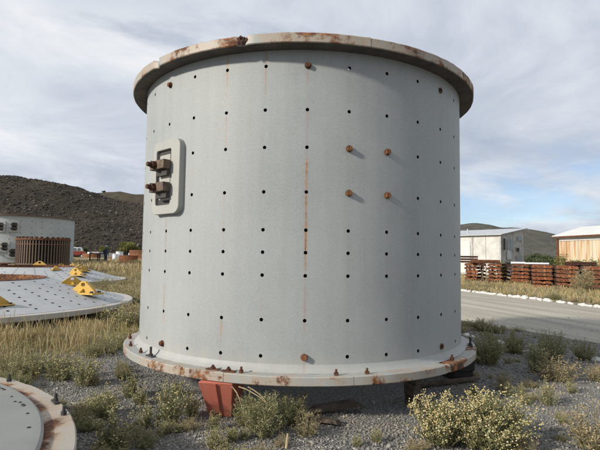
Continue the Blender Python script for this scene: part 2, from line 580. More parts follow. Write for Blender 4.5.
M['ground'] = ground_mat()


def road_mat():
    mt, N = new_mat('gravel road')
    rot = N.n('ShaderNodeMapping')
    N.l(N.tc, rot.inputs['Vector'])
    rot.inputs['Rotation'].default_value = (0, 0, R_(73))
    n = N.noise(N.mapping(rot.outputs[0], (0.10, 1.3, 1)), 1.0, 5, 0.65, 0.3)        # wheel tracks along the road
    nf = N.noise(N.tc, 22, 6, 0.8)
    v = N.math('ADD', N.math('MULTIPLY', n, 0.5), N.math('MULTIPLY', nf, 0.5))
    N.put(N.b.inputs['Base Color'], N.ramp(v, [(0.36, (0.21, 0.19, 0.155)), (0.5, (0.35, 0.32, 0.26)), (0.64, (0.50, 0.46, 0.375))]))
    N.b.inputs['Roughness'].default_value = 0.95
    bump(N, nf, 0.7, 0.02)
    return mt


M['road'] = road_mat()


def hill_mat(name, a, b, c, sc, bstr=0.6, bd=1.0):
    mt, N = new_mat(name)
    v = N.math('ADD', N.math('MULTIPLY', N.noise(N.tc, sc, 6, 0.65), 0.5), N.math('MULTIPLY', N.noise(N.tc, sc * 9, 6, 0.7), 0.5))
    N.put(N.b.inputs['Base Color'], N.ramp(v, [(0.36, a), (0.5, b), (0.64, c)]))
    N.b.inputs['Roughness'].default_value = 1.0
    N.b.inputs['Specular IOR Level'].default_value = 0.1
    bump(N, N.noise(N.tc, sc * 6, 8, 0.7), bstr, bd)
    return mt


M['dump'] = hill_mat('waste rock', (0.026, 0.022, 0.018), (0.050, 0.042, 0.034), (0.085, 0.071, 0.054), 0.09, 0.8, 1.2)
M['hill_l'] = hill_mat('brown hillside', (0.040, 0.036, 0.027), (0.062, 0.054, 0.040), (0.095, 0.080, 0.056), 0.03)
M['hill_r'] = hill_mat('scrubby hillside', (0.045, 0.052, 0.042), (0.085, 0.085, 0.072), (0.13, 0.122, 0.105), 0.018, 0.6, 3)

# ------------------------------------------------------------------ ground, road, hills
SH = Vector((0.0203, 6.4, 0.0))          # axis of the big shell
HF = Vector((-8.2, 11.4, 0.0))           # conical head in the grass
HB = Vector((-12.0, 21.3, 0.0))           # conical head behind it
HN = Vector((-3.575, 1.596, 0.0))          # head by the camera
BS = Vector((-22.5, 38.0, 0.0))          # far shell
DR = Vector((-15.1, 28.0, 0.0))         # slatted drum

ST = [(4.2, 32), (5.9, 26.5), (7.31, 21.54), (9.36, 14.87), (11.3, 9.0), (13.6, 2.5), (15.5, -4)]     # far edge of the road
NE = [(-0.5, 32), (0.4, 26), (1.6, 18), (3.7, 11.6), (5.2, 8.8), (7.0, 5.2), (10.0, -4)]          # near edge


def pline(pts, t):
    t = t * (len(pts) - 1)
    i = min(int(t), len(pts) - 2)
    k = t - i
    return (pts[i][0] * (1 - k) + pts[i + 1][0] * k, pts[i][1] * (1 - k) + pts[i + 1][1] * k)


def xline(pts, y):
    for (x0, y0), (x1, y1) in zip(pts, pts[1:]):
        if y1 <= y <= y0:
            return x0 + (x1 - x0) * (y0 - y) / (y0 - y1)
    return pts[0][0] if y > pts[0][1] else pts[-1][0]


def soil_at(x, y):
    if y > 3 and x < -1.5:
        s = sstep(5.4, 7.4, y) * sstep(-2.3, -3.3, x)
        return s * (0.55 + 0.45 * sstep(8.5, 11, y))
    if x > xline(ST, y):
        return 1.0
    if y > 34:
        return 1.0
    if 9.3 < y < 34 and x > 1.5 and x < xline(NE, y):
        return 0.75 * sstep(9.3, 10.5, y)
    return 0.0


def build_ground():
    def axis(n, near, far, c):
        t = np.linspace(-1, 1, n)
        k = 6.2
        return c + np.sinh(t * k) / np.sinh(k) * far
    xs = axis(240, 0.1, 2500, 0.0)
    ys = axis(240, 0.1, 2500, 6.0)
    V = [(x, y, gz(x, y)) for y in ys for x in xs]
    n = len(xs)
    F = [(j * n + i, j * n + i + 1, (j + 1) * n + i + 1, (j + 1) * n + i) for j in range(len(ys) - 1) for i in range(n - 1)]
    me = np_mesh('ground', V, F, M['ground'], True)
    at_ = me.attributes.new('soil', 'FLOAT', 'POINT')
    at_.data.foreach_set('value', np.array([soil_at(x, y) for x, y, z in V], np.float32))
    structure(link('ground', me))
    # gravel road
    V, F = [], []
    nu, nv = 120, 12
    for i in range(nu):
        t = i / (nu - 1)
        a, b = pline(NE, t), pline(ST, t)
        wob = 0.25 * mn.noise((t * 30, 0.3, 1.0))
        for j in range(nv):
            k = j / (nv - 1)
            e = wob * (1 - k)
            V.append((a[0] * (1 - k) + b[0] * k + e, a[1] * (1 - k) + b[1] * k, 0.005))
    F = [(i * nv + j, i * nv + j + 1, (i + 1) * nv + j + 1, (i + 1) * nv + j) for i in range(nu - 1) for j in range(nv - 1)]
    F = [tuple(reversed(f)) for f in F]
    me = np_mesh('road', V, F, M['road'], True)
    me.flip_normals() if me.polygons[0].normal.z < 0 else None
    structure(link('road', me))


build_ground()


def height_hill(name, xs, ys, fn, mat):
    V = [(x, y, fn(x, y)) for y in ys for x in xs]
    n = len(xs)
    F = [(j * n + i, j * n + i + 1, (j + 1) * n + i + 1, (j + 1) * n + i) for j in range(len(ys) - 1) for i in range(n - 1)]
    return structure(link(name, np_mesh(name, V, F, mat, True)))


CREST = [(-230, 16), (-140, 22), (-100, 24), (-73, 21.1), (-65, 19.9), (-56, 18.0), (-48.5, 15.6), (-40, 14.4), (-30, 13.0), (-18, 10), (-6, 5.5), (4, 1.5), (12, 0.0)]


def interp(tab, x):
    if x <= tab[0][0]:
        return tab[0][1]
    for (a, b), (c, d) in zip(tab, tab[1:]):
        if x <= c:
            return b + (d - b) * (x - a) / (c - a)
    return tab[-1][1]


def dump_h(x, y):
    c = interp(CREST, x)
    base = 74 + 3.0 * mn.noise((x * 0.05, 3.3, 0.0)) + sstep(-40, -10, x) * 6
    t = min(1.0, max(0.0, (y - base) / (115 - base)))
    h = c * t
    nz = mn.fractal((x * 0.11, y * 0.11, 1.7), 1.0, 2.0, 5) * 0.8
    nz += abs(mn.noise((x * 0.5, y * 0.5, 4.2))) * 0.25 - 1.0
    k = sstep(0.0, 0.08, t) * (1 if c > 0.5 else c * 2)
    return -0.3 + (h + nz * k + 0.65 * sstep(0, 0.05, t) * (c > 0.5))


height_hill('rock_dump_hill', np.linspace(-200, 14, 240), np.concatenate([np.linspace(66, 122, 120), np.linspace(124, 170, 16)]), dump_h, M['dump'])

FAR_L = [(-600, 46), (-300, 40), (-140, 42), (-129, 43.8), (-122, 43.6), (-112, 41.5), (-104, 41), (-60, 37), (0, 25), (60, 8), (110, 0)]
def far_l(x, y):
    return interp(FAR_L, x) * sstep(250, 320, y) * (1 + 0.04 * mn.fractal((x * .03, y * .03, 8.8), 1, 2, 5)) - 0.6


height_hill('far_hill', np.linspace(-600, 110, 200), np.linspace(250, 420, 60), far_l, M['hill_l'])
FAR_R = [(40, 0), (90, 8), (125, 22), (138, 31), (147, 33.5), (152, 34.5), (158, 34.2), (166, 32.5), (178, 30), (186, 30.3), (197, 29.6), (205, 28.4), (214, 26.6), (224, 24.0), (240, 20.5), (252, 22.5), (275, 24.5), (320, 24), (420, 14), (600, 6)]
height_hill('scrub_hill', np.linspace(40, 600, 150), np.linspace(330, 560, 50),
            lambda x, y: interp(FAR_R, x * 420 / max(y, 420) if y > 420 else x) * (0.94 + 0.06 * sstep(420, 430, y)) * sstep(325, 420, y) * (1 + 0.05 * mn.fractal((x * .03, y * .03, 2.1), 1, 2, 5)) + 0.5 - 1.1, M['hill_r'])

# loose rocks covering the dump
OCT_V = np.array([(1, 0, 0), (-1, 0, 0), (0, 1, 0), (0, -1, 0), (0, 0, 1), (0, 0, -1)], float)
OCT_F = np.array([(0, 2, 4), (2, 1, 4), (1, 3, 4), (3, 0, 4), (2, 0, 5), (1, 2, 5), (3, 1, 5), (0, 3, 5)])


def rocks_mesh(name, pos, size, mat, flat=0.7, sub=False, jit=0.35):
    n = len(pos)
    bv, bf = OCT_V, OCT_F
    if sub:
        bm = bmesh.new()
        bmesh.ops.create_icosphere(bm, subdivisions=1, radius=1)
        bv = np.array([v.co for v in bm.verts])
        bf = np.array([[v.index for v in f.verts] for f in bm.faces])
        bm.free()
    k = len(bv)
    v = bv[None] * (1 + jit * rng.standard_normal((n, k, 1)).clip(-1.6, 1.6))
    v = v * rng.uniform(0.65, 1.25, (n, 1, 3))
    v[:, :, 2] *= flat
    a = rng.uniform(0, 2 * np.pi, n)
    c, s = np.cos(a)[:, None], np.sin(a)[:, None]
    x, y = v[:, :, 0] * c - v[:, :, 1] * s, v[:, :, 0] * s + v[:, :, 1] * c
    tl = rng.normal(0, 0.4, n)[:, None]
    z = v[:, :, 2] * np.cos(tl) + x * np.sin(tl)
    v = np.stack([x, y, z], 2) * size[:, None, None] + pos[:, None, :]
    f = bf[None] + (np.arange(n) * k)[:, None, None]
    return np_mesh(name, v.reshape(-1, 3), f.reshape(-1, 3), mat)


pos, siz = [], []
for i in range(42000):
    x = random.uniform(-115, 8)
    y = random.uniform(73, 117)
    h = dump_h(x, y)
    if h < 0.25:
        continue
    s = 0.07 + 0.30 * random.random() ** 6
    pos.append((x, y, h + s * 0.15))
    siz.append(s)
o = link('rock_rubble', rocks_mesh('rock_rubble', np.array(pos), np.array(siz), M['rubble'], 0.8))
o['kind'] = 'stuff'
tag(o, 'dark loose rocks covering the slope of the waste dump', 'rubble')

# ------------------------------------------------------------------ the big shell
RS, RFL = 2.034, 2.20
ROWS = [0.580, 0.907, 1.314, 1.5255, 1.733, 2.087, 2.507, 2.864, 3.286]   # bottom to top
Z0, Z1 = 0.43, 3.46


def drilled_shell(R, z0, z1, rows, ncol, hr, th0, thick, special=()):
    """cylinder wall with real drilled holes; returns wall builder, hole-wall builder, liner builder"""
    wall, tube, liner = MB(), MB(), MB()
    step = 360 / ncol
    sq = math.degrees(hr * 2.3 / R)
    offs = [-step / 2, -step * 0.3, -sq, sq, step * 0.3]
    ths, iscol = [], []
    for c in range(ncol):
        for k, o_ in enumerate(offs):
            ths.append(th0 + c * step + o_)
            iscol.append(k == 2)
    zs, isrow = [z0], []
    for r in rows:
        isrow += [None, r]
        zs += [r - hr * 2.3, r + hr * 2.3]
    isrow.append(None)
    zs.append(z1)
    nt, nz = len(ths), len(zs)
    P = lambda t, z, r=R: (r * math.sin(R_(t)), -r * math.cos(R_(t)), z)
    vs = [P(t, z) for z in zs for t in ths]
    fs = []
    NP = 12
    for j in range(nz - 1):
        for i in range(nt):
            i2 = (i + 1) % nt
            q = [j * nt + i, j * nt + i2, (j + 1) * nt + i2, (j + 1) * nt + i]
            if isrow[j] is None or not iscol[i]:
                fs.append(q)
                continue
            tc_, zc = ths[i] + sq, isrow[j]
            o_ = len(vs)
            ring = []
            for k in range(NP):
                a = R_(-135 + 360 * k / NP)
                ring.append((tc_ + math.degrees(hr * math.cos(a) / R), zc + hr * math.sin(a)))
            vs += [P(t, z) for t, z in ring]
            for s in range(4):
                arc = [o_ + (s * 3 + k) % NP for k in range(4)]
                fs.append([q[s], q[(s + 1) % 4]] + arc[::-1])
            tv = [P(t, z) for t, z in ring] + [P(t, z, R - thick) for t, z in ring]
            tube.add(tv, [(k, (k + 1) % NP, NP + (k + 1) % NP, NP + k) for k in range(NP)])
    wall.add(vs, fs)
    # rubber backing inside, one spot torn open
    ri = R - thick - 0.002
    lz = [z0] + [z for r in rows for z in (r - 0.08, r + 0.08)] + [z1]
    lt = [th0 + step * (c + 0.5 * k) - step / 4 for c in range(ncol) for k in range(2)]
    lv = [P(t, z, ri) for z in lz for t in lt]
    lf = []
    for j in range(len(lz) - 1):
        for i in range(len(lt)):
            if (i // 2, j) in special and i % 2 == 0:
                continue
            i2 = (i + 1) % len(lt)
            lf.append((j * len(lt) + i, j * len(lt) + i2, (j + 1) * len(lt) + i2, (j + 1) * len(lt) + i))
    liner.add(lv, lf)
    return wall, tube, liner


shell = thing('mill_shell', 'huge open grey steel drum with rows of bolt holes, standing in the middle', 'mill shell', SH)
wall, tube, liner = drilled_shell(RS, Z0, Z1, ROWS, 32, 0.0175, TH0, 0.05, {(1, 17)})
w = wall.build('shell_wall', M['shell'], shell, smooth=True, fixn=False, angle=60)
tube.build('hole_sleeves', M['hole'], w, fixn=False)['kind'] = 'stuff'
liner.build('rubber_backing', M['liner'], w, fixn=False)
# weld fillet at the foot
wb = MB().lathe([(RS - 0.003, 0.52), (RS + 0.010, 0.485), (RS + 0.03, 0.462), (RS + 0.055, 0.4455)], n=192)
wb.build('weld_fillet', M['shell'], shell, smooth=True)


def flange_profile(ri, ro, za, zb, c=0.008):
    return [(ri, za), (ro - c, za), (ro, za + c), (ro, zb - c), (ro - c, zb), (ri, zb)]


def flange_ring(parent, joints, ri, ro, za, zb, mat, gap=0.22, chip=None, under=None):
    js = sorted(joints)
    out = []
    for k, a in enumerate(js):
        b = js[(k + 1) % len(js)]
        if b <= a:
            b += 360
        n = max(8, int((b - a) / 1.6))

        def fn(t, j, r, z, a=a, b=b):
            d = math.degrees(t)
            wv = 0.0022 * mn.noise((d * 0.35, k * 3.0, za)) + 0.0016 * mn.noise((d * 1.9, k * 3.0, za + 7))
            if j in (1, 2, 3, 4):
                r += wv * 1.4
                for (ang, wid, dep) in (chip or ()):
                    e = abs(((d - ang + 180) % 360) - 180)
                    if e < wid:
                        r -= dep * (1 - e / wid)
                        if j in (3, 4):
                            z -= dep * 0.9 * (1 - e / wid)
            if j >= 3:
                z += wv + 0.002 * math.sin(k * 2.3)
            return r, z
        mb = MB().lathe(flange_profile(ri, ro, za, zb), a + gap / 2, b - gap / 2, n, close=True, caps=True, fn=fn)
        ob = mb.build('flange_segment', mat, parent, smooth=True, angle=30)
        if under:                       # darker material on the faces that point down
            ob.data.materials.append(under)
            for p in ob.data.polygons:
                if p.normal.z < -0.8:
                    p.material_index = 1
        out.append(ob)
    return out


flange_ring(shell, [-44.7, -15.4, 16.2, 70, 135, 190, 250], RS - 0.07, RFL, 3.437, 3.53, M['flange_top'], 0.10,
            chip=[(-44.7, 0.55, 0.035), (-15.4, 0.9, 0.03)], under=M['dark_underside'])
flange_ring(shell, [-18.1, 12.4, 42.4, 100, 160, 220, 290], RS - 0.07, 2.205, 0.36, 0.445, M['flange'], 0.12, chip=[(42.4, 0.5, 0.02)])
# burnt rust lump at the notch of the top flange
lump = MB()
for q, (a, zc_, s_) in enumerate(((-16.4, 3.475, 0.030), (-15.8, 3.505, 0.036), (-15.3, 3.47, 0.040), (-14.9, 3.50, 0.028), (-14.2, 3.485, 0.026), (-13.6, 3.48, 0.02))):
    t = R_(a)
    g = np.random.default_rng(q)
    vv = []
    for v in OCT_V:
        k_ = s_ * g.uniform(0.7, 1.25)
        vv.append(Matrix.Translation((2.192 * math.sin(t), -2.192 * math.cos(t), zc_)) @ Matrix.Rotation(t, 4, 'Z') @ Vector((v[0] * k_ * 1.1, v[1] * k_ * 0.55, v[2] * k_)))
    lump.add(vv, OCT_F.tolist())
lump.build('burnt_notch', M['rust_dark'], shell)


def cyl_frame(theta, r, z):
    t = R_(theta)
    return Matrix.Translation((r * math.sin(t), -r * math.cos(t), z)) @ Matrix.Rotation(t, 4, 'Z')


# studs and nuts standing on the lower flange
def stud_mesh(h, r, plate):
    mb = MB().cyl((0, 0, 0), (0, 0, h), r, r, 10)
    mb.cyl((0, 0, 0.004), (0, 0, 0.028), r * 1.9, r * 1.9, 6)
    if plate:
        mb.box((0, 0, 0.006), (0.13, 0.05, 0.012))
    return mb


sm = stud_mesh(0.055, 0.011, False).mesh('flange_stud', M['bolt'])
sm2 = stud_mesh(0.045, 0.013, True).mesh('clamped_stud', M['bolt'])
sm3 = stud_mesh(0.10, 0.013, True).mesh('tall_stud', M['dark_steel'])
for th_, r_, me in ((-77.7, 2.15, sm), (-52.4, 2.13, sm), (-46.2, 2.12, sm3), (-21.9, 2.14, sm2), (-17.5, 2.15, sm2), (-14.2, 2.15, sm), (8.5, 2.15, sm), (16.2, 2.15, sm),
                    (47.7, 2.12, sm), (73.7, 2.14, sm3), (-64, 2.14, sm), (95, 2.14, sm), (120, 2.14, sm), (-100, 2.14, sm), (-130, 2.14, sm), (160, 2.14, sm2)):
    o = link('stud', me, shell)
    o.matrix_local = cyl_frame(th_, r_, 0.444)

# bolts left in a few of the shell holes
bolt_me = MB().cyl((0, 0.04, 0), (0, -0.018, 0), 0.017, 0.017, 10).cyl((0, -0.010, 0), (0, -0.032, 0), 0.027, 0.024, 6).cyl((0, 0.002, 0), (0, -0.008, 0), 0.032, 0.032, 14).mesh('bolt', M['bolt'])
bolt_long = MB().cyl((0, 0.04, 0), (0, -0.03, 0), 0.017, 0.017, 10).cyl((0, -0.014, 0), (0, -0.040, 0), 0.030, 0.027, 6).cyl((0, 0.002, 0), (0, -0.016, 0), 0.030, 0.033, 14).mesh('long_bolt', M['rust'])
ring_me = MB().lathe([(0.016, 0.0), (0.030, 0.0), (0.030, 0.012), (0.016, 0.012)], n=14, close=True).mesh('ring', M['bolt'])
for c, r, me in ((0, 8, bolt_me), (0, 0, bolt_long), (-4, 8, bolt_me), (-4, 0, bolt_me), (1, 6, bolt_long), (2, 6, bolt_long), (1, 5, bolt_long), (2, 5, bolt_long)):
    o = link('bolt', me, shell)
    o.matrix_local = cyl_frame(TH0 + 11.25 * c, RS, ROWS[r])
for c, r in ((4, 8), (4, 0)):
    o = link('washer', ring_me, shell)
    o.matrix_local = cyl_frame(TH0 + 11.25 * c, RS + 0.001, ROWS[r]) @ Matrix.Rotation(R_(90), 4, 'X')


# access hatch with two clamps
def rrect(w, h, r, n=6):
    pts = []
    for cx_, cy_, a0 in ((w / 2 - r, h / 2 - r, 0), (-w / 2 + r, h / 2 - r, 90), (-w / 2 + r, -h / 2 + r, 180), (w / 2 - r, -h / 2 + r, 270)):
        for k in range(n + 1):
            a = R_(a0 + 90 * k / n)
            pts.append((cx_ + r * math.cos(a), cy_ + r * math.sin(a)))
    return pts


def ring_plate(mb, outer, inner, y0, y1, bend=0.0):
    n = len(outer)
    B = lambda x, y, z: (x, y + bend * x * x, z)
    vs = [B(x, y0, z) for x, z in outer] + [B(x, y0, z) for x, z in inner] + [B(x, y1, z) for x, z in outer] + [B(x, y1, z) for x, z in inner]
    fs = []
    for i in range(n):
        j = (i + 1) % n
        fs += [(i, j, n + j, n + i), (2 * n + j, 2 * n + i, 3 * n + i, 3 * n + j), (j, i, 2 * n + i, 2 * n + j), (n + i, n + j, 3 * n + j, 3 * n + i)]
    return mb.add(vs, fs)


hatch = link('access_hatch', None, shell)
hatch.matrix_local = cyl_frame(-43.2, RS - 0.005, 2.29)
hatch.empty_display_size = 0.1
outer = rrect(0.51, 0.77, 0.085)
inner = [(x - 0.03, z) for x, z in rrect(0.29, 0.58, 0.025)]
pl = MB()
ring_plate(pl, outer, inner, -0.068, 0.06, 0.24)
pl.build('cover_plate', M['shell'], hatch, smooth=True, bevel=0.006, angle=30)
door = MB().prism([(x - 0.03, z) for x, z in rrect(0.296, 0.586, 0.025)], 0.02, Matrix.Translation((0, -0.022, 0)))
door.build('recessed_slot', M['dark_steel'], hatch)
tongue = MB().prism([(x + 0.012, z - 0.005) for x, z in rrect(0.20, 0.47, 0.02)], 0.05, Matrix.Translation((0, -0.045, 0)))
tongue.build('inner_door', M['shell'], hatch, bevel=0.004)
for zc in (0.115, -0.115):
    cl = MB().box((0.0, -0.118, zc), (0.27, 0.085, 0.095))
    c_ = cl.build('clamp', M['steel_brown'], hatch, bevel=0.008)
    MB().cyl((-0.03, -0.10, zc + 0.0), (-0.03, -0.245, zc), 0.024, 0.024, 12).cyl((-0.03, -0.16, zc), (-0.03, -0.20, zc), 0.043, 0.043, 6).build('clamp_bolt', M['rust_dark'], c_)
    MB().box((0.03, -0.095, zc - 0.08), (0.19, 0.04, 0.06)).build('wedge', M['dark_steel'], c_)


# ------------------------------------------------------------------ what carries the shell
sup = thing('red_steel_stand', 'faded red tapered steel stand under the left front of the mill shell', 'steel stand', (-0.735, 4.30, 0), R_(-8))
poly = MB()
vsb = [(-0.115, 0.20, 0), (0.10, 0.20, 0), (0.10, 0.50, 0), (-0.115, 0.50, 0), (-0.16, 0.0, 0.356), (0.16, 0.0, 0.356), (0.16, 0.52, 0.356), (-0.16, 0.52, 0.356)]
poly.add(vsb, [(3, 2, 1, 0), (4, 5, 6, 7), (0, 1, 5, 4), (1, 2, 6, 5), (2, 3, 7, 6), (3, 0, 4, 7)])
poly.build('stand_body', M['red'], sup, bevel=0.006)
sm_ = MB().add([(-0.012, 0.1985, 0.004), (0.006, 0.1985, 0.004), (0.006, -0.001, 0.350), (-0.012, -0.001, 0.350), (-0.012, 0.187, 0.0), (0.006, 0.187, 0.0), (0.006, -0.013, 0.350), (-0.012, -0.013, 0.350)],
               [(4, 5, 6, 7), (0, 4, 7, 3), (1, 2, 6, 5), (3, 7, 6, 2), (0, 1, 5, 4)])
sm_.build('seam_rib', M['red'], sup)


def timber_block(label, loc, size, rz, mat, name='timber_block', cat='timber block'):
    mb = MB()
    n = 3
    h = size[2] / n
    t = thing(name, label, cat, loc, R_(rz))
    for k in range(n):
        mb = MB().box((random.uniform(-.02, .02), random.uniform(-.02, .02), h * (k + 0.5)), (size[0], size[1], h - 0.004))
        mb.build('sleeper', mat, t, bevel=0.008, rot=(0, 0, R_(random.uniform(-4, 4))))
    return t


timber_block('black timber packing under the right side of the mill shell', (1.98, 6.08, 0), (0.26, 0.42, 0.357), 12, M['timber_dark'])
timber_block('small dark timber packing under the right front of the mill shell', (1.16, 4.86, 0), (0.08, 0.16, 0.357), 25, M['timber'])
timber_block('dark timber packing under the left side of the mill shell', (-1.95, 6.9, 0), (0.3, 0.45, 0.357), -10, M['timber_dark'])
timber_block('dark timber packing under the rear of the mill shell', (0.5, 8.3, 0), (0.5, 0.3, 0.357), 5, M['timber_dark'])
tag(MB().prism([(0, 0), (0.50, 0.0), (0.46, 0.035), (0.05, 0.04)], 0.13, Matrix.Rotation(R_(14), 4, 'Z')).build('plank', M['timber'], None, loc=(0.12, 4.60, 0.02), rot=(R_(4), R_(-5), 0), bevel=0.006),
    'broken grey plank lying in the gravel under the shell front', 'plank')
tag(MB().prism([(0, 0), (0.36, 0.02), (0.33, 0.05), (0.02, 0.04)], 0.10, Matrix.Rotation(R_(-25), 4, 'Z')).build('plank', M['timber'], None, loc=(0.05, 4.42, 0.02), rot=(R_(-5), R_(5), 0), bevel=0.006),
    'short splintered plank beside the weeds under the shell front', 'plank')
tag(MB().prism([(0, 0), (0.9, 0.0), (0.9, 0.035), (0.0, 0.035)], 0.07, Matrix.Rotation(R_(20), 4, 'Z')).build('plank', M['timber'], None, loc=(1.35, 5.55, 0.015), rot=(0, R_(-1), 0), bevel=0.006),
    'long dark plank lying below the right side of the shell', 'plank')
p0 = at(286, 449)
tag(MB().cyl((0, 0, 0), (0.012, 0.02, 0.115), 0.011, 0.008, 8).build('stick', M['straw'], None, loc=(p0.x, p0.y, -0.005)), 'short pale stick standing in the gravel among weeds', 'stick')


# ------------------------------------------------------------------ mill heads
lug_tri = MB()


def lug_meshes():
    # triangular plate with an eye: straight flanks tangent to a round top, flat foot, real hole
    n = 28
    cz_, rt_ = 0.20, 0.075
    inner = [(0.042 * math.cos(2 * math.pi * k / n + math.pi / 2), cz_ + 0.042 * math.sin(2 * math.pi * k / n + math.pi / 2)) for k in range(n)]
    hull = []
    top = [(rt_ * math.cos(R_(q)), cz_ + rt_ * math.sin(R_(q))) for q in range(52, 129, 4)]
    hull = [(0.25, 0.03), (0.25, 0.05)] + top + [(-0.25, 0.05), (-0.25, 0.03)]
    out = []
    for k in range(n):
        a = 2 * math.pi * k / n + math.pi / 2
        dx, dz = math.cos(a), math.sin(a)
        best = 9
        for (x0, z0), (x1, z1) in zip(hull, hull[1:] + hull[:1]):
            ex, ez = x1 - x0, z1 - z0
            det = dx * -ez + dz * ex
            if abs(det) < 1e-9:
                continue
            t = ((x0) * -ez + (z0 - cz_) * ex) / det
            u = (dx * (z0 - cz_) - dz * x0) / det
            if t > 0 and -1e-6 <= u <= 1 + 1e-6:
                best = min(best, t)
        out.append((dx * best, cz_ + dz * best))
    for c in ((0.25, 0.03), (-0.25, 0.03)):
        i = min(range(n), key=lambda q: math.hypot(out[q][0] - c[0], out[q][1] - c[1]))
        out[i] = c
    mb = MB()
    ring_plate(mb, out, inner, -0.03, 0.03)
    tri = mb.mesh('lug_plate', M['yellow'])
    b = MB().box((0, 0, 0.018), (0.56, 0.26, 0.035))
    b.box((0, 0.075, 0.075), (0.035, 0.12, 0.08), top=(1, .2), shear=(0, -.045))
    b.box((0, -0.075, 0.075), (0.035, 0.12, 0.08), top=(1, .2), shear=(0, .045))
    base = b.mesh('lug_base', M['yellow'])
    c = MB()
    c.cyl((0, 0, 0.03), (0, 0, 0.07), 0.03, 0.028, 6)
    nuts = c.mesh('lug_nuts', M['dark_steel'])
    return tri, base, nuts


LUG = lug_meshes()


def add_lug(parent, x, y, z, rz, tilt, s=1.0):
    e = link('lifting_lug', None, parent, (x, y, z))
    e.rotation_mode = 'XYZ'
    e.matrix_local = Matrix.Translation((x, y, z)) @ Matrix.Rotation(rz, 4, 'Z') @ Matrix.Diagonal((s * 1.05, s * 0.9, s * 0.74, 1))
    e.empty_display_size = 0.1
    link('lug_plate', LUG[0], e)
    link('base_plate', LUG[1], e)
    for sx in (-1, 1):
        for sy in (-1, 1):
            link('nut', LUG[2], e, (sx * 0.22, sy * 0.085, 0))


def cone_head(name, label, loc, R, zr, zt, rh, lugs, rz=0.0, thick=0.11):
    h = thing(name, label, 'mill head', loc, rz)
    za = zr - thick
    rim = MB().lathe([(R - 0.34, zr), (R - 0.01, zr), (R, zr - 0.01), (R, za + 0.01), (R - 0.01, za), (R - 0.34, za)], n=128, close=True)
    rim.build('rim_flange', M['head_rim'], h, smooth=True, angle=30)
    r1 = R - 0.22
    slope = (zt - zr) / (r1 - rh)
    # drilled cone
    nrad, ncol = 8, 44
    cone, tb = MB(), MB()
    vs, fs = [], []
    hr = 0.032
    P = lambda r, t: (r * math.sin(t), -r * math.cos(t), zr + (r1 - r) * slope + 0.004)
    radii = [rh + 0.06 + (r1 - rh - 0.16) * (k + 0.5) / nrad for k in range(nrad)]
    step = 2 * math.pi / ncol
    rs, isr = [rh], []
    for r in radii:
        isr += [None, r]
        rs += [r - hr * 1.7, r + hr * 1.7]
    isr.append(None)
    rs.append(r1)
    # columns: hole band in the middle of each sector
    for c in range(ncol):
        for j in range(len(rs) - 1):
            ra, rb = rs[j], rs[j + 1]
            rm = isr[j]
            t0, t1 = c * step - step / 2, c * step + step / 2
            wa = min(step * 0.42, hr * 1.7 / ((ra + rb) / 2))
            # use a constant angular half width per ring so sectors share vertices
            ts = [t0, c * step - step * 0.28, c * step + step * 0.28, t1]
            o_ = len(vs)
            vs += [P(ra, t) for t in ts] + [P(rb, t) for t in ts]
            fs += [(o_, o_ + 4, o_ + 5, o_ + 1), (o_ + 2, o_ + 6, o_ + 7, o_ + 3)]
            if rm is None or (c % 2 and rm < 2.4):
                fs.append((o_ + 1, o_ + 5, o_ + 6, o_ + 2))
                continue
            q = [o_ + 1, o_ + 5, o_ + 6, o_ + 2]
            NP = 12
            ring = []
            for k in range(NP):
                a = R_(-45 - 360 * k / NP) + math.pi
                dr, dt = hr * math.sin(a), hr * math.cos(a) * 1.1 / rm
                ring.append((rm - dr * -1, c * step + dt))
            # order ring to start near q[0] (inner radius, low angle) and go to outer radius
            pts = sorted(range(NP), key=lambda k: math.atan2(ring[k][1] - c * step, (ring[k][0] - rm) / rm))
            base = len(vs)
            # angles: inner-low, outer-low, outer-high, inner-high
            ang0 = math.atan2(-1, -1)
            seq = []
            for k in range(NP):
                a = ang0 + 2 * math.pi * k / NP          # rotates from inner-low ...
                seq.append((rm + hr * math.cos(a), c * step + hr * math.sin(a) / rm))
            # going from (-,-) with increasing angle: inner-low -> outer-low -> outer-high -> inner-high
            vs += [P(r, t) for r, t in seq]
            for s in range(4):
                arc = [base + (s * 3 + k) % NP for k in range(4)]
                fs.append([q[s], q[(s + 1) % 4]] + arc[::-1])
            tv = [P(r, t) for r, t in seq] + [(x, y, z - 0.05) for x, y, z in (P(r, t) for r, t in seq)]
            tb.add(tv, [(k, (k + 1) % NP, NP + (k + 1) % NP, NP + k) for k in range(NP)] + [tuple(range(NP, 2 * NP))])
    cone.add(vs, fs)
    me = cone.mesh('cone_plate', M['head'], False, True)
    bm = bmesh.new(); bm.from_mesh(me)
    bmesh.ops.remove_doubles(bm, verts=bm.verts, dist=0.0004)
    bmesh.ops.recalc_face_normals(bm, faces=bm.faces)
    bm.to_mesh(me); bm.free()
    for p in me.polygons:
        p.use_smooth = True
    cp = link('cone_plate', me, h)
    tb.build('hole_sleeves', M['hole'], cp)['kind'] = 'stuff'
    # underside and throat
    MB().lathe([(r1, zr - 0.06), (rh, zt - 0.06)], n=64).build('underside', M['dark_steel'], h, smooth=True)
    MB().lathe([(rh + 0.03, zt - 0.02), (rh + 0.03, zt + 0.012), (rh - 0.03, zt + 0.012), (rh - 0.03, zt - 0.22), (rh, zt - 0.22)], n=96).build('throat_ring', M['rust'], h, smooth=True, angle=30)
    for lx, ly, lz, la, ls in lugs:
        add_lug(h, lx, ly, lz, R_(la), 0, ls)
    # posts
    for k in range(7):
        t = R_(20 + 360 / 7 * k)
        MB().box(((R - 0.2) * math.sin(t), -(R - 0.2) * math.cos(t), za / 2), (0.16, 0.16, za - 0.002)).build('post', M['rust_dark'] if k % 2 else M['timber_dark'], h)
    return h


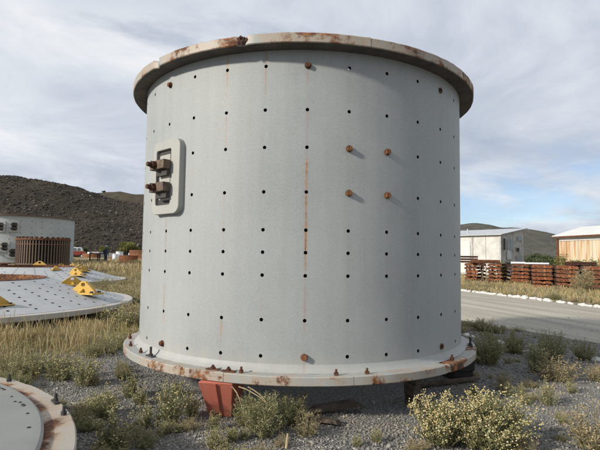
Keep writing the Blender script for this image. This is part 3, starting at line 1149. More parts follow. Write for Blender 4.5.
def on_cone(x, y, c, R, zr, zt, rh):
    """where the sight line through (x, y) meets a conical head; local point"""
    r1 = R - 0.22
    sl_ = (zt - zr) / (r1 - rh)
    d = ray(x, y)
    t = 4.0
    while t < 60:
        p = CAM + d * t
        r = math.hypot(p.x - c.x, p.y - c.y)
        z = zr + max(0, r1 - r) * sl_
        if r < R and p.z <= z:
            return p.x - c.x, p.y - c.y, z
        t += 0.01
    return 0, 0, zr


HEAD = (4.0, 0.31, 0.85, 1.9)
cone_head('conical_mill_head', 'grey conical steel head with yellow lugs lying in dry grass left of the shell', HF, *HEAD,
          [on_cone(84, 294, HF, *HEAD) + (-22, 1.5), on_cone(72, 285.5, HF, *HEAD) + (35, 1.15), on_cone(-4, 306, HF, *HEAD) + (60, 1.0), (-2.6, -1.2, 0.62, 60, 1.4), (-1.5, 2.4, 0.6, 20, 1.4)])
cone_head('conical_mill_head', 'grey conical steel head lying behind the nearer one, by the slatted drum', HB, *HEAD,
          [on_cone(76, 275.5, HB, *HEAD) + (-15, 1.5), on_cone(80, 271.5, HB, *HEAD) + (50, 1.5), (-0.9, 2.35, 0.72, 10, 1.6), (0.1, 2.5, 0.68, 30, 1.2), (0.7, 2.4, 0.70, -20, 1.1), on_cone(56, 270, HB, *HEAD) + (70, 0.8), (-3.0, 0.3, 0.5, 80, 1.4)])

# head by the camera: flat flange ring of segments, raised spigot and shallow dish
hn = thing('flat_mill_head', 'pale flat steel head with rusty flange ring in the near left corner', 'mill head', HN)
flange_ring(hn, [-75, -20, 37, 93.5, 121.5, 150, 200], 2.2, 2.6, 0.384, 0.484, M['flange_near'], 0.13)
MB().lathe([(2.435, 0.45), (2.435, 0.506), (2.42, 0.518), (2.38, 0.524), (1.0, 0.558), (0.65, 0.57), (0.65, 0.38)], n=160).build('dished_plate', M['head_near'], hn, smooth=True, angle=30)
MB().lathe([(2.2, 0.39), (0.6, 0.40)], n=48).build('underside', M['dark_steel'], hn)


def local_polar(x, y, z, c):
    p = at(x, y, z) - c
    return math.degrees(math.atan2(p.x, -p.y)), math.hypot(p.x, p.y)


near_stud = MB().cyl((0, 0, 0), (0, 0, 0.055), 0.010, None, 10).cyl((0, 0, 0.002), (0, 0, 0.022), 0.019, None, 6).mesh('near_stud', M['dark_steel'])
near_stud2 = MB().cyl((0, 0, 0), (0, 0, 0.060), 0.010, None, 10).box((0, 0, 0.006), (0.10, 0.035, 0.010)).cyl((0, 0, 0.010), (0, 0, 0.026), 0.018, None, 6).mesh('near_stud_strap', M['dark_steel'])
for a, r_, me in (local_polar(9, 381.5, 0.484, HN) + (near_stud,), local_polar(55.5, 402.5, 0.484, HN) + (near_stud2,), local_polar(63.7, 415, 0.484, HN) + (near_stud,), (163, 2.48, near_stud), (92, 2.48, near_stud), (70, 2.48, near_stud), (45, 2.48, near_stud)):
    o = link('stud', me, hn)
    o.matrix_local = cyl_frame(a, r_, 0.485)
for x, y, r_ in ((2, 386, .012), (4, 387.5, .012), (7, 388.5, .012), (11.5, 396, .008), (15, 401, .009), (20, 401.6, .010), (24.5, 403.5, .012), (28, 404.2, .012), (28.5, 412.5, .010), (33.5, 426, .011)):
    p = at(x, y, 0.53) - HN
    if math.hypot(p.x, p.y) > 2.36:
        p *= 2.36 / math.hypot(p.x, p.y)
    MB().lathe([(0.0005, 0.005), (r_ * .7, 0.0045), (r_, 0.002), (r_, -0.01)], n=8).build('rivet', M['dark_steel'], hn, loc=(p.x, p.y, 0.5245 + (2.38 - min(2.38, math.hypot(p.x, p.y))) * 0.0246))
for k in range(6):
    t = R_(10 + 60 * k)
    MB().box((2.3 * math.sin(t), -2.3 * math.cos(t), 0.191), (0.2, 0.2, 0.382)).build('post', M['timber_dark'], hn)

# ------------------------------------------------------------------ far shell and slatted drum
zb = gz(BS.x, BS.y)
far = thing('far_mill_shell', 'grey steel drum with dark hatches standing in front of the rock dump', 'mill shell', (BS.x, BS.y, zb), R_(0))
RB = 4.0
BT = 4.2 - zb
rowsb = [0.75, 1.2, 1.65, 2.1, 2.55, 3.0, 3.45]
w2, t2, l2 = drilled_shell(RB, 0.40, BT - 0.1, rowsb, 36, 0.03, 2.0, 0.05)
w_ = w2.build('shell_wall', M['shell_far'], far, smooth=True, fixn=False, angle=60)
t2.build('hole_sleeves', M['hole'], w_, fixn=False)['kind'] = 'stuff'
l2.build('rubber_backing', M['liner'], w_, fixn=False)
for k in range(4):
    MB().lathe([(RB - .05, BT - .1), (RB + .15, BT - .1), (RB + .15, BT), (RB - .05, BT)], 90 * k + 20, 90 * k + 109.8, 40, close=True, caps=True).build('flange_segment', M['steel_brown'], far, smooth=True, angle=30)
    MB().lathe([(RB - .05, .3), (RB + .15, .3), (RB + .15, .4), (RB - .05, .4)], 90 * k + 20, 90 * k + 109.8, 40, close=True, caps=True).build('flange_segment', M['rust'], far, smooth=True, angle=30)
    t = R_(45 + 90 * k)
    MB().box((RB * math.sin(t), -RB * math.cos(t), 0.149), (0.4, 0.4, 0.298)).build('packing_block', M['timber_dark'], far)


def on_cyl(x, y, c, R):
    d = ray(x, y)
    o = CAM - Vector((c.x, c.y, 0))
    a = d.x ** 2 + d.y ** 2
    b = 2 * (o.x * d.x + o.y * d.y)
    cc = o.x ** 2 + o.y ** 2 - R * R
    t = (-b - math.sqrt(b * b - 4 * a * cc)) / (2 * a)
    p = o + d * t
    return math.degrees(math.atan2(p.x, -p.y)), p.z


for hx, hy in ((1.0, 226.5), (14.5, 226.5), (5.0, 246.5), (13.0, 252.8), (-8, 248)):
    a, z = on_cyl(hx, hy, BS, RB)
    e = link('access_hatch', None, far)
    e.matrix_local = cyl_frame(a, RB, z - zb)
    mb = MB()
    ring_plate(mb, rrect(0.62, 0.80, 0.10), rrect(0.32, 0.56, 0.03), -0.09, 0.07, 0.1)
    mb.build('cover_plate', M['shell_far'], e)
    MB().box((0, -0.04, 0), (0.33, 0.03, 0.57)).build('recessed_slot', M['dark_steel'], e)
    for zc in (0.13, -0.14):
        MB().box((-0.02, -0.16, zc), (0.40, 0.13, 0.15)).cyl((-0.08, -0.1, zc), (-0.08, -0.42, zc), 0.055, None, 8).build('clamp', M['dark_steel'], e)

zb = gz(DR.x, DR.y)
dr = thing('slatted_drum', 'rusty brown slatted drum with toothed rim in front of the far grey shell', 'drum', (DR.x, DR.y, zb), 0, None, (1.22, 1.22, 1.09))
RD = 1.16
MB().lathe([(RD - .18, 1.90), (RD + .03, 1.90), (RD + .03, 2.0), (RD - .18, 2.0)], n=64, close=True).build('top_rim', M['rust'], dr, smooth=True, angle=30)
MB().lathe([(RD - .12, 0.62), (RD - .005, 0.62), (RD - .005, 0.70), (RD - .12, 0.70)], n=64, close=True).build('lower_hoop', M['steel_brown'], dr, smooth=True, angle=30)
MB().lathe([(RD - .12, 1.66), (RD - .005, 1.66), (RD - .005, 1.72), (RD - .12, 1.72)], n=64, close=True).build('upper_hoop', M['rust'], dr, smooth=True, angle=30)
MB().lathe([(RD - .12, 0.02), (RD + .02, 0.02), (RD + .02, 0.12), (RD - .12, 0.12)], n=64, close=True).build('base_ring', M['rust_dark'], dr, smooth=True, angle=30)
MB().lathe([(RD - .13, 0.1), (RD - .13, 1.9)], n=48).build('inner_wall', M['liner'], dr, smooth=True)
slat = MB().box((0, 0, 1.01), (0.055, 0.10, 1.775)).mesh('slat', M['steel_brown'])
tooth = MB().box((0, 0, 2.04), (0.11, 0.12, 0.078)).mesh('tooth', M['rust_dark'])
for k in range(56):
    o = link('slat', slat, dr)
    o.matrix_local = cyl_frame(360 / 56 * k, RD - 0.045, 0)
for k in range(30):
    o = link('tooth', tooth, dr)
    o.matrix_local = cyl_frame(12 * k, RD - 0.07, 0)

# ------------------------------------------------------------------ white stones along the road
stone_me = []
for k in range(6):
    bm = bmesh.new()
    bmesh.ops.create_icosphere(bm, subdivisions=2, radius=1)
    for v in bm.verts:
        d = 1 + 0.34 * mn.noise(v.co * 1.3 + Vector((k * 7.1, 2, 3))) + 0.12 * mn.noise(v.co * 3.1 + Vector((k * 3.1, 8, 3)))
        v.co = Vector((v.co.x * d, v.co.y * d * 0.8, max(-0.3, v.co.z * d * 0.72)))
    me = bpy.data.meshes.new('white_stone')
    bm.to_mesh(me); bm.free()
    me.materials.append(M['stone_white'])
    stone_me.append(me)
y = 31.0
i = 0
while y > 9.5:
    x = xline(ST, y)
    s = random.uniform(0.055, 0.10) * (1.4 if random.random() < 0.25 else 1)
    if random.random() < 0.93:
        o = link('white_stone', stone_me[i % 6], None, (x + 0.08 + random.uniform(-.07, .07), y, s * 0.22), (0, 0, random.uniform(0, 6.28)))
        o.scale = (s, s, s * random.uniform(.8, 1.1))
        tag(o, 'whitewashed stone in the row edging the far side of the gravel road', 'stone', 'white stones edging the road')
    y -= s * random.uniform(1.2, 1.8)
    i += 1
for (xx, yy, s, lab) in ((466.5, 336, 0.07, 'white stone lying behind the right end of the lower flange'), (473, 337.5, 0.055, 'small white stone right of the lower flange end'), (500, 343.5, 0.075, 'pale stone among the green bushes right of the shell'),
                         (521, 352, 0.05, 'small pale stone in the shade right of the shell'), (596, 361, 0.09, 'flat white stone at the far right edge in the shade')):
    p = at(xx, yy)
    o = link('white_stone', stone_me[int(xx) % 6], None, (p.x, p.y, s * 0.2), (0, 0, xx))
    o.scale = (s, s, s * 0.8)
    tag(o, lab, 'stone')

# ------------------------------------------------------------------ stacks of rusty liner plates
def liner_plate(w, d, h, wavy):
    mb = MB()
    n = 12
    top, bot = [], []
    for k in range(n + 1):
        x = -w / 2 + w * k / n
        a = abs(math.sin(math.pi * 2 * k / n)) if wavy else (0.35 if k in (0, n) else 1)
        top.append((x, h * (0.62 + 0.38 * a)))
        bot.append((x, h * 0.22 * a if wavy else 0.0))
    mb.prism(bot + top[::-1], d)
    return mb


pm = []
for wv in (False, True):
    for mt in ('rust_orange', 'rust_pale', 'rust_dark'):
        pm.append((wv, mt, liner_plate(1.0, 0.62, 0.155, wv).mesh('liner_plate', M[mt])))
spacer_me = MB().box((0, 0, 0), (0.09, 0.55, 0.05)).mesh('spacer', M['rust_dark'])
ORD = ['lowest', 'second lowest', 'third from the ground', 'third from the top', 'second from the top', 'topmost']
SORD = ['beside the mill shell edge', 'second from the mill shell', 'third from the mill shell', 'fourth from the mill shell', 'fifth from the mill shell', 'at the right picture edge']
p1, p2 = at(471, 283), at(588, 292.5)
stacks = [(471.3, 283.0, 13.6, True), (494.5, 284.2, 15, True), (520.2, 285.2, 17.5, False), (542.2, 287.5, 19.5, False), (567.5, 290.0, 20.5, False), (598, 292, 24, False)]
sdir = (p2 - p1)
sang = math.atan2(sdir.y, sdir.x)
for si, (sx, sy, sw, wavy) in enumerate(stacks):
    p = at(sx, sy)
    wid = sw * (p.y) / FPX
    for rowk in range(2):                       # front stack and a second one behind it
        nl = 6
        for k in range(nl):
            wv = wavy if si == 1 else (random.random() < 0.15)
            cand = [q for q in pm if q[0] == wv and (q[1] == 'rust_dark') == (rowk == 1)]  # shade of the gaps put into the colour: rear plates take dark rust
            me = random.choice(cand)[2]
            o = link('liner_plate', me, None, (p.x + rowk * 0.55 + random.uniform(-.03, .03), p.y + rowk * 0.72 + random.uniform(-.03, .03), k * 0.205), (R_(random.uniform(-.8, .8)), R_(random.uniform(-1.2, 1.2)), R_(-16 + random.uniform(-2.5, 2.5))))
            o.scale = (wid * random.uniform(.95, 1.02) * (1.35 if rowk else 0.84), 1, 1)
            tag(o, 'rusty steel plate, %s in the %s stack %s' % (ORD[k], ('front', 'rear')[rowk], SORD[si]), 'steel plate', 'stacked rusty plates beyond the road')
            if k:   # spacer battens between layers are part of the plate above
                for sx in (-0.32, 0.32):
                    link('spacer', spacer_me, o, (sx, 0, -0.026))
# odds and ends on the stacks
def rod_bundle(label, loc, n, L, r, mat, rz, name='rod_bundle', cat='rods'):
    t = thing(name, label, cat, loc, R_(rz))
    for k in range(n):
        lay = k // 6
        MB().cyl((-L / 2 + random.uniform(-.08, .08), (k % 6) * r * 2.1 + lay * r, r + lay * r * 1.8), (L / 2, (k % 6) * r * 2.1 + lay * r, r + lay * r * 1.8), r, None, 8).build('rod', mat, t)
    return t


p = at(471, 283)
plt_ = thing('dark_plate_pile', 'pile of dark rusty plates on top of the stacks next to the mill shell', 'plates', (p.x - 0.1, p.y + 0.9, 1.19))
for k in range(3):
    MB().box((random.uniform(-.1, .1) + 0.1, random.uniform(-.1, .1), 0.07 + 0.15 * k), (1.7 - 0.25 * k, 0.9, 0.11)).build('plate', M['rust_dark'], plt_, bevel=0.01)
p = at(489, 284)
rod_bundle('row of rusty round bars lying across the second stack', (p.x - 0.2, p.y - 0.1, 1.19), 9, 1.6, 0.055, M['rust'], -4, cat='bars')
p = at(521, 286)
rod_bundle('pale pipes lying on top of the third stack', (p.x + 0.2, p.y + 0.7, 1.19), 3, 0.7, 0.06, M['plastic_white'], -14, 'pipe_bundle', 'pipes')
p = at(544, 288)
rod_bundle('white pipes lying across the fourth stack', (p.x + 0.3, p.y + 1.2, 1.19), 4, 1.1, 0.05, M['plastic_white'], -18, 'pipe_bundle', 'pipes')
p = at(568, 290)
rod_bundle('dark rusty bars lying along the top of the fifth stack', (p.x + 0.8, p.y + 0.2, 1.19), 8, 1.3, 0.05, M['rust_dark'], -18, cat='bars')
p = at(480.5, 284)
for k, (dx, lean, lab) in enumerate(((0.0, 0.28, 'thin steel bar leaning in the gap right of the first stack'), (0.22, -0.2, 'crooked steel bar propped against the second stack'), (0.3, 0.1, 'grey steel bar standing between the first two stacks'))):
    tag(MB().cyl((0, 0, 0), (lean, 0.3, 1.1), 0.025, None, 8).build('steel_bar', M['steel_brown'], None, loc=(p.x + dx, p.y - 0.1, -0.01)), lab, 'bar')

# ------------------------------------------------------------------ sheds
def panel_wall(parent, name, a, b, z0, z1, t, mat, n, z1b=None):
    """vertical sheets between ground points a and b, each one an object"""
    a, b = Vector((a[0], a[1], 0)), Vector((b[0], b[1], 0))
    d = (b - a)
    L = d.length
    d.normalize()
    nn = Vector((-d.y, d.x, 0))
    z1b = z1 if z1b is None else z1b
    for k in range(n):
        s0, s1 = L * k / n + 0.012, L * (k + 1) / n - 0.012
        h0, h1 = z1 + (z1b - z1) * s0 / L, z1 + (z1b - z1) * s1 / L
        off = 0.012 * (k % 2)
        vs = []
        for o_ in (off, t + off):
            for s, z in ((s0, z0), (s1, z0), (s1, h1), (s0, h0)):
                q = a + d * s + nn * o_
                vs.append((q.x, q.y, z))
        MB().add(vs, [(0, 1, 2, 3), (7, 6, 5, 4), (0, 4, 5, 1), (1, 5, 6, 2), (2, 6, 7, 3), (3, 7, 4, 0)]).build(name, mat, parent)


def slab(parent, name, quad, t, mat):
    """sloping sheet given by four corner points, thickness t downwards"""
    vs = [tuple(q) for q in quad] + [(q[0], q[1], q[2] - t) for q in quad]
    return MB().add(vs, [(0, 1, 2, 3), (7, 6, 5, 4), (0, 4, 5, 1), (1, 5, 6, 2), (2, 6, 7, 3), (3, 7, 4, 0)]).build(name, mat, parent)


A = Vector((17.8, 42.0, 0)); e1 = Vector((-2.4, 3.4, 0)).normalized(); e2 = Vector((3.4, 2.4, 0)).normalized()
ws = thing('white_shed', 'white sheet-clad shed with grey mono-pitch roof behind the rusty stacks', 'shed', A)
Lw, Le, ze, zr_ = 9.0, 3.78, 3.6, 4.24
L0 = lambda s, t, z: tuple(e1 * s + e2 * t + Vector((0, 0, z)))
panel_wall(ws, 'wall_panel', L0(Lw, 0, 0), L0(0, 0, 0), 0.0, ze, 0.08, M['white_wall'], 6)
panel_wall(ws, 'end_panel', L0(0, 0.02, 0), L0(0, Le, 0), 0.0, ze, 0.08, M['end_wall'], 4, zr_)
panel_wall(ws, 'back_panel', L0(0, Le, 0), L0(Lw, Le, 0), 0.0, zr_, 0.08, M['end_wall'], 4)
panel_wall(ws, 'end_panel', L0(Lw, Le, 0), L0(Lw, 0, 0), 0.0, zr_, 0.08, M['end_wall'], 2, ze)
for k in range(6):
    s0, s1 = -0.25 + (Lw + 0.5) * k / 6 + 0.01, -0.25 + (Lw + 0.5) * (k + 1) / 6 - 0.01
    slab(ws, 'roof_sheet', [L0(s0, -0.3, ze + 0.02), L0(s1, -0.3, ze + 0.02), L0(s1, Le + 0.25, zr_ + 0.11), L0(s0, Le + 0.25, zr_ + 0.11)], 0.06, M['roof_grey'])


def facade_box(parent, name, org, u, n_, s, z, w, h, t, mat, off):
    """box on a wall: u along wall, n_ outwards"""
    vs = []
    for o_ in (off, off + t):
        for ds, dz in ((-w / 2, -h / 2), (w / 2, -h / 2), (w / 2, h / 2), (-w / 2, h / 2)):
            q = Vector(org) + u * (s + ds) + n_ * o_
            vs.append((q.x, q.y, z + dz))
    return MB().add(vs, [(0, 1, 2, 3), (7, 6, 5, 4), (0, 4, 5, 1), (1, 5, 6, 2), (2, 6, 7, 3), (3, 7, 4, 0)]).build(name, mat, parent)


nf = -e2          # outward from the front wall
ne = -e1          # outward from the end wall
facade_box(ws, 'door', (0, 0, 0), e1, nf, 3.9, 1.55, 1.6, 2.9, 0.03, M['white_trim'], 0.015)
facade_box(ws, 'door_post', (0, 0, 0), e1, nf, 2.85, 1.75, 0.10, 3.5, 0.05, M['end_wall'], 0.015)
facade_box(ws, 'corner_post', (0, 0, 0), e1, nf, 0.03, 1.78, 0.14, 3.55, 0.05, M['end_wall'], 0.015)
for s, w_, z, h_, mt in ((0.45, 0.34, 2.75, 1.0, 'dark_void'), (1.15, 0.36, 2.75, 0.95, 'pane'), (1.68, 0.42, 2.75, 0.95, 'pane'), (1.2, 0.62, 1.8, 0.75, 'pane_pale'), (2.6, 0.5, 2.3, 0.35, 'dark_void'), (2.9, 0.9, 1.4, 0.7, 'pane'), (3.0, 0.7, 3.3, 0.25, 'pane'), (1.3, 1.2, 0.95, 0.4, 'dark_steel')):
    win = facade_box(ws, 'window', (0, 0, 0), e2, ne, s, z, w_ + 0.10, h_ + 0.10, 0.04, M['end_wall'], 0.02)
    facade_box(win, 'pane', (0, 0, 0), e2, ne, s, z, w_, h_, 0.02, M[mt], 0.05)
facade_box(ws, 'vent_pipe', (0, 0, 0), e1, nf, 4.2, 3.95, 0.09, 0.7, 0.09, M['roof_grey'], -1.2)

B_ = Vector((19.6, 36.0, 0)); f1 = Vector((0.17, -0.985, 0)).normalized(); f2 = Vector((0.985, 0.17, 0)).normalized()
rsd = thing('rusty_shed', 'cream sheet-metal shed streaked with rust at the right edge', 'shed', B_)
Lr, Lz = 12.0, 3.25
G0 = lambda s, t, z: tuple(f1 * s + f2 * t + Vector((0, 0, z)))
panel_wall(rsd, 'wall_panel', G0(0, 0, 0), G0(Lr, 0, 0), 0.0, Lz - 0.42, 0.06, M['rusty_sheet'], 18)
panel_wall(rsd, 'fascia_panel', G0(0, 0, 0), G0(Lr, 0, 0), Lz - 0.40, Lz - 0.02, 0.07, M['white_trim'], 6)
panel_wall(rsd, 'end_panel', G0(0, 2.2, 0), G0(0, 0, 0), 0.0, Lz + 0.62, 0.06, M['rust'], 3, Lz)
panel_wall(rsd, 'end_panel', G0(0, 4.4, 0), G0(0, 2.2, 0), 0.0, Lz, 0.06, M['rust'], 3, Lz + 0.62)
for k in range(8):
    s0, s1 = -0.3 + (Lr + 0.6) * k / 8 + 0.01, -0.3 + (Lr + 0.6) * (k + 1) / 8 - 0.01
    slab(rsd, 'roof_sheet', [G0(s0, -0.3, Lz), G0(s1, -0.3, Lz), G0(s1, 2.2, Lz + 0.76), G0(s0, 2.2, Lz + 0.76)], 0.05, M['roof_pale'])
    slab(rsd, 'roof_sheet', [G0(s0, 2.21, Lz + 0.76), G0(s1, 2.21, Lz + 0.76), G0(s1, 4.7, Lz), G0(s0, 4.7, Lz)], 0.05, M['roof_pale'])
facade_box(rsd, 'gutter', (0, 0, 0), f1, -f2, Lr / 2, Lz - 0.10, Lr + 0.5, 0.10, 0.10, M['rust'], 0.22)
facade_box(rsd, 'corner_post', (0, 0, 0), f1, -f2, 0.06, Lz / 2 - 0.1, 0.16, Lz - 0.2, 0.06, M['rust'], 0.09)


# ------------------------------------------------------------------ plants
def plant_arrays(seed, n_stem, width, height, leaves, leaf_len, leaf_w, spread, flower, fl_size, bare=0.15):
    g = np.random.default_rng(seed)
    sv, sf, lv, lf, fv, ff = [], [], [], [], [], []
    def strip(V, F, pts, w0, w1, side):
        o = len(V)
        n = len(pts)
        for k, q in enumerate(pts):
            w = w0 + (w1 - w0) * k / (n - 1)
            V.append(q - side * w); V.append(q + side * w)
        for k in range(n - 1):
            F.append((o + 2 * k, o + 2 * k + 1, o + 2 * k + 3, o + 2 * k + 2))
    for s in range(n_stem):
        a = g.uniform(0, 2 * np.pi)
        rr = np.sqrt(g.uniform(0, 1))
        base = np.array([np.cos(a), np.sin(a), 0]) * rr * width * 0.22
        out = np.array([np.cos(a), np.sin(a), 0.0])
        hgt = height * (1 - 0.38 * rr ** 2) * (g.uniform(0.45, 1.05) if g.uniform() < 0.7 else g.uniform(0.9, 1.18)) * (0.86 + 0.22 * math.sin(3 * a + seed) * rr)
        reach = width * 0.5 * rr * spread - width * 0.22 * rr + g.normal(0, width * 0.075)
        p0 = base
        p2 = base + out * max(0, reach) + np.array([g.normal(0, .03), g.normal(0, .03), hgt]) * 1.0
        p1 = (p0 + p2) / 2 - out * max(0, reach) * 0.18 + np.array([0, 0, hgt * 0.06])
        T = np.linspace(0, 1, 5)[:, None]
        pts = (1 - T) ** 2 * p0 + 2 * T * (1 - T) * p1 + T ** 2 * p2
        side = np.array([g.normal(), g.normal(), 0.0]); side /= np.linalg.norm(side) + 1e-6
        strip(sv, sf, list(pts), 0.0035, 0.0015, side)
        for k in range(leaves):
            t = g.uniform(bare, 1.0)
            q = (1 - t) ** 2 * p0 + 2 * t * (1 - t) * p1 + t ** 2 * p2
            b = g.uniform(0, 2 * np.pi)
            dr = np.array([np.cos(b), np.sin(b), g.uniform(0.35, 1.7)]); dr /= np.linalg.norm(dr)
            sd_ = np.cross(dr, g.normal(0, 1, 3)); sd_ /= np.linalg.norm(sd_) + 1e-6
            L = leaf_len * g.uniform(0.55, 1.25)
            o = len(lv)
            lv += [q, q + dr * L * 0.45 - sd_ * leaf_w, q + dr * L + np.array([0, 0, -L * 0.12]), q + dr * L * 0.45 + sd_ * leaf_w]
            lf.append((o, o + 1, o + 2, o + 3))
        nfl = g.poisson(flower)
        for k in range(nfl):
            q = p2 + g.normal(0, 1, 3) * np.array([0.018, 0.018, 0.014])
            sz = fl_size * g.uniform(0.6, 1.3)
            o = len(fv)
            fv += [q + v * sz * np.array([1, 1, .8]) for v in OCT_V]
            ff += [tuple(f + o) for f in OCT_F]
    return (np.array(sv), np.array(sf)), (np.array(lv), np.array(lf)), (np.array(fv) if fv else np.zeros((0, 3)), np.array(ff) if ff else np.zeros((0, 3), int))


KIND = {
    # kind: (stems, width, height, leaves, leaf length, leaf half width, spread, flowers, flower size, leaf mat, flower mat)
    'yellow': (300, 0.54, 0.40, 26, 0.045, 0.0036, 1.0, 5.5, 0.0080, 'leaf', 'flower'),
    'weed': (46, 0.34, 0.42, 24, 0.050, 0.0038, 0.85, 2.4, 0.0085, 'leaf', 'flower'),
    'bush': (110, 0.50, 0.42, 26, 0.048, 0.0036, 1.0, 0.5, 0.007, 'leaf', 'flower_dry'),
    'dry': (90, 0.46, 0.40, 16, 0.045, 0.0035, 1.0, 2.2, 0.008, 'leaf_dry', 'flower_dry'),
}
PM = {}
PA = {}
for kd, v in KIND.items():
    for s in range(3):
        arr = plant_arrays(hash((len(kd), s, v[0])) % 9999, *v[:9])
        PA[kd, s] = arr
        PM[kd, s] = (np_mesh('stems', *arr[0], M['stem']), np_mesh('foliage', *arr[1], M[v[9]]), np_mesh('flowers', *arr[2], M[v[10]]))


def plant(kd, s, px_, py_, wpx, hpx, label, name, rz=None, group=None, cat='plant'):
    p = at(px_, py_)
    w = wpx * p.y / FPX / KIND[kd][1]
    h = hpx * p.y / FPX / KIND[kd][2]
    t = thing(name, label, cat, (p.x, p.y + 0.0, -0.01), random.uniform(0, 6.28) if rz is None else rz, group, (w, (w + h) / 2 if w < h * 1.6 else w * .8, h))
    for nm, me in zip(('stems', 'foliage', 'flowers'), PM[kd, s]):
        link(nm, me, t)['kind'] = 'stuff'
    return t


plant('yellow', 0, 441, 444, 50, 49, 'green bush with scattered yellow flowers, left of the big yellow bush', 'flowering_bush', cat='bush')
plant('yellow', 1, 492, 448, 70, 55, 'largest bush covered in yellow flowers at the lower right', 'flowering_bush', cat='bush')
plant('yellow', 2, 476, 447, 40, 46, 'yellow-flowered bush squeezed between two larger ones in the lower right', 'flowering_bush', cat='bush')
plant('dry', 0, 596, 452, 62, 50, 'pale dry bush cut off by the lower right corner', 'dry_bush', cat='bush')
plant('dry', 1, 520, 455, 36, 26, 'low withered bush right of the big yellow bush at the bottom edge', 'dry_bush', cat='bush')
plant('weed', 0, 547, 405, 20, 29, 'sunlit pale green tuft standing alone on the gravel', 'weed', cat='weed')
plant('weed', 1, 571, 393, 14, 15, 'small sunlit tuft right of the lone pale green one', 'weed', cat='weed')
plant('bush', 0, 487, 364, 38, 38, 'dark green bush in the shade beside the right end of the lower flange', 'green_bush', cat='bush')
plant('bush', 1, 514, 353, 28, 24, 'shaded green bush right of the pale stone', 'green_bush', cat='bush')
plant('bush', 2, 551, 362, 38, 34, 'tallest shaded green bush in the middle of the right gravel', 'green_bush', cat='bush')
plant('bush', 0, 584, 360, 26, 22, 'shaded green bush nearest the right edge', 'green_bush', cat='bush')
plant('bush', 1, 482, 331, 34, 14, 'low olive bush at the road edge next to the shell', 'green_bush', cat='bush')
plant('dry', 2, 556, 381, 46, 28, 'brownish straggly bush in the shade in front of the tall green one', 'dry_bush', cat='bush')
plant('weed', 2, 536, 372, 30, 34, 'thin green weed left of the brownish straggly bush', 'weed', cat='weed')
plant('dry', 0, 595, 381, 22, 20, 'small pale bush half in the shade at the right edge', 'dry_bush', cat='bush')
plant('weed', 0, 475, 395, 16, 14, 'thin weed in the shade behind the yellow bushes', 'weed', cat='weed')
plant('weed', 1, 508, 396, 16, 14, 'small weed at the edge of the shade behind the largest yellow bush', 'weed', cat='weed')
plant('weed', 2, 168, 424, 42, 48, 'tall green weed with pale flowers left of the red stand', 'weed', cat='weed')
plant('weed', 0, 190, 416, 24, 28, 'smaller green weed close to the red stand', 'weed', cat='weed')
plant('weed', 1, 146, 428, 24, 28, 'green weed left of the tall one by the red stand', 'weed', cat='weed')
plant('weed', 0, 101, 418, 36, 34, 'bushy green weed right of the near head flange', 'weed', cat='weed')
plant('weed', 2, 84, 385, 40, 32, 'green weed with yellow tips halfway to the dry grass', 'weed', cat='weed')
plant('weed', 1, 110, 450, 42, 44, 'green weed at the bottom edge beside the near head', 'weed', cat='weed')
plant('weed', 0, 60, 380, 44, 32, 'yellow-tipped weed behind the near head flange', 'weed', cat='weed')
plant('weed', 2, 28, 378, 34, 20, 'low yellow-tipped weed behind the left part of the near head', 'weed', cat='weed')
plant('weed', 1, 130, 397, 28, 26, 'grey green weed in front of the left end of the lower flange', 'weed', cat='weed')
plant('bush', 2, 263, 435, 54, 46, 'dark green bush in front of the shell, right of the red stand', 'green_bush', cat='bush')
plant('bush', 0, 292, 424, 44, 34, 'dark green bush with brown tips under the middle of the shell', 'green_bush', cat='bush')
plant('bush', 1, 246, 426, 30, 36, 'narrow dark bush touching the red stand', 'green_bush', cat='bush')
plant('dry', 1, 306, 436, 30, 26, 'small brownish bush in front of the planks', 'dry_bush', cat='bush')
plant('weed', 1, 214, 448, 26, 22, 'small weed at the bottom edge below the red stand', 'weed', cat='weed')
plant('weed', 2, 232, 441, 20, 18, 'little weed between the red stand and the bottom edge', 'weed', cat='weed')
plant('weed', 0, 357, 446, 14, 14, 'tiny weed on the gravel at the bottom, left one of two', 'weed', cat='weed')
plant('weed', 2, 376, 443, 16, 17, 'tiny weed on the gravel at the bottom, right one of two', 'weed', cat='weed')
plant('dry', 2, 418, 452, 34, 14, 'low withered bush at the bottom edge left of the yellow bushes', 'dry_bush', cat='bush')
plant('weed', 1, 176, 395, 20, 16, 'small weed just under the left front of the lower flange', 'weed', cat='weed')


def blocked(x, y, m_=0.0):
    return (math.hypot(x - SH.x, y - SH.y) < 2.0 + m_ or math.hypot(x - HF.x, y - HF.y) < 3.95 + m_ or math.hypot(x - HB.x, y - HB.y) < 3.9 + m_
            or math.hypot(x - HN.x, y - HN.y) < 2.58 + m_ or math.hypot(x - BS.x, y - BS.y) < 4.1 + m_ or math.hypot(x - DR.x, y - DR.y) < 1.6 + m_
            or (-1.05 < x < -0.4 and 4.2 < y < 4.9))


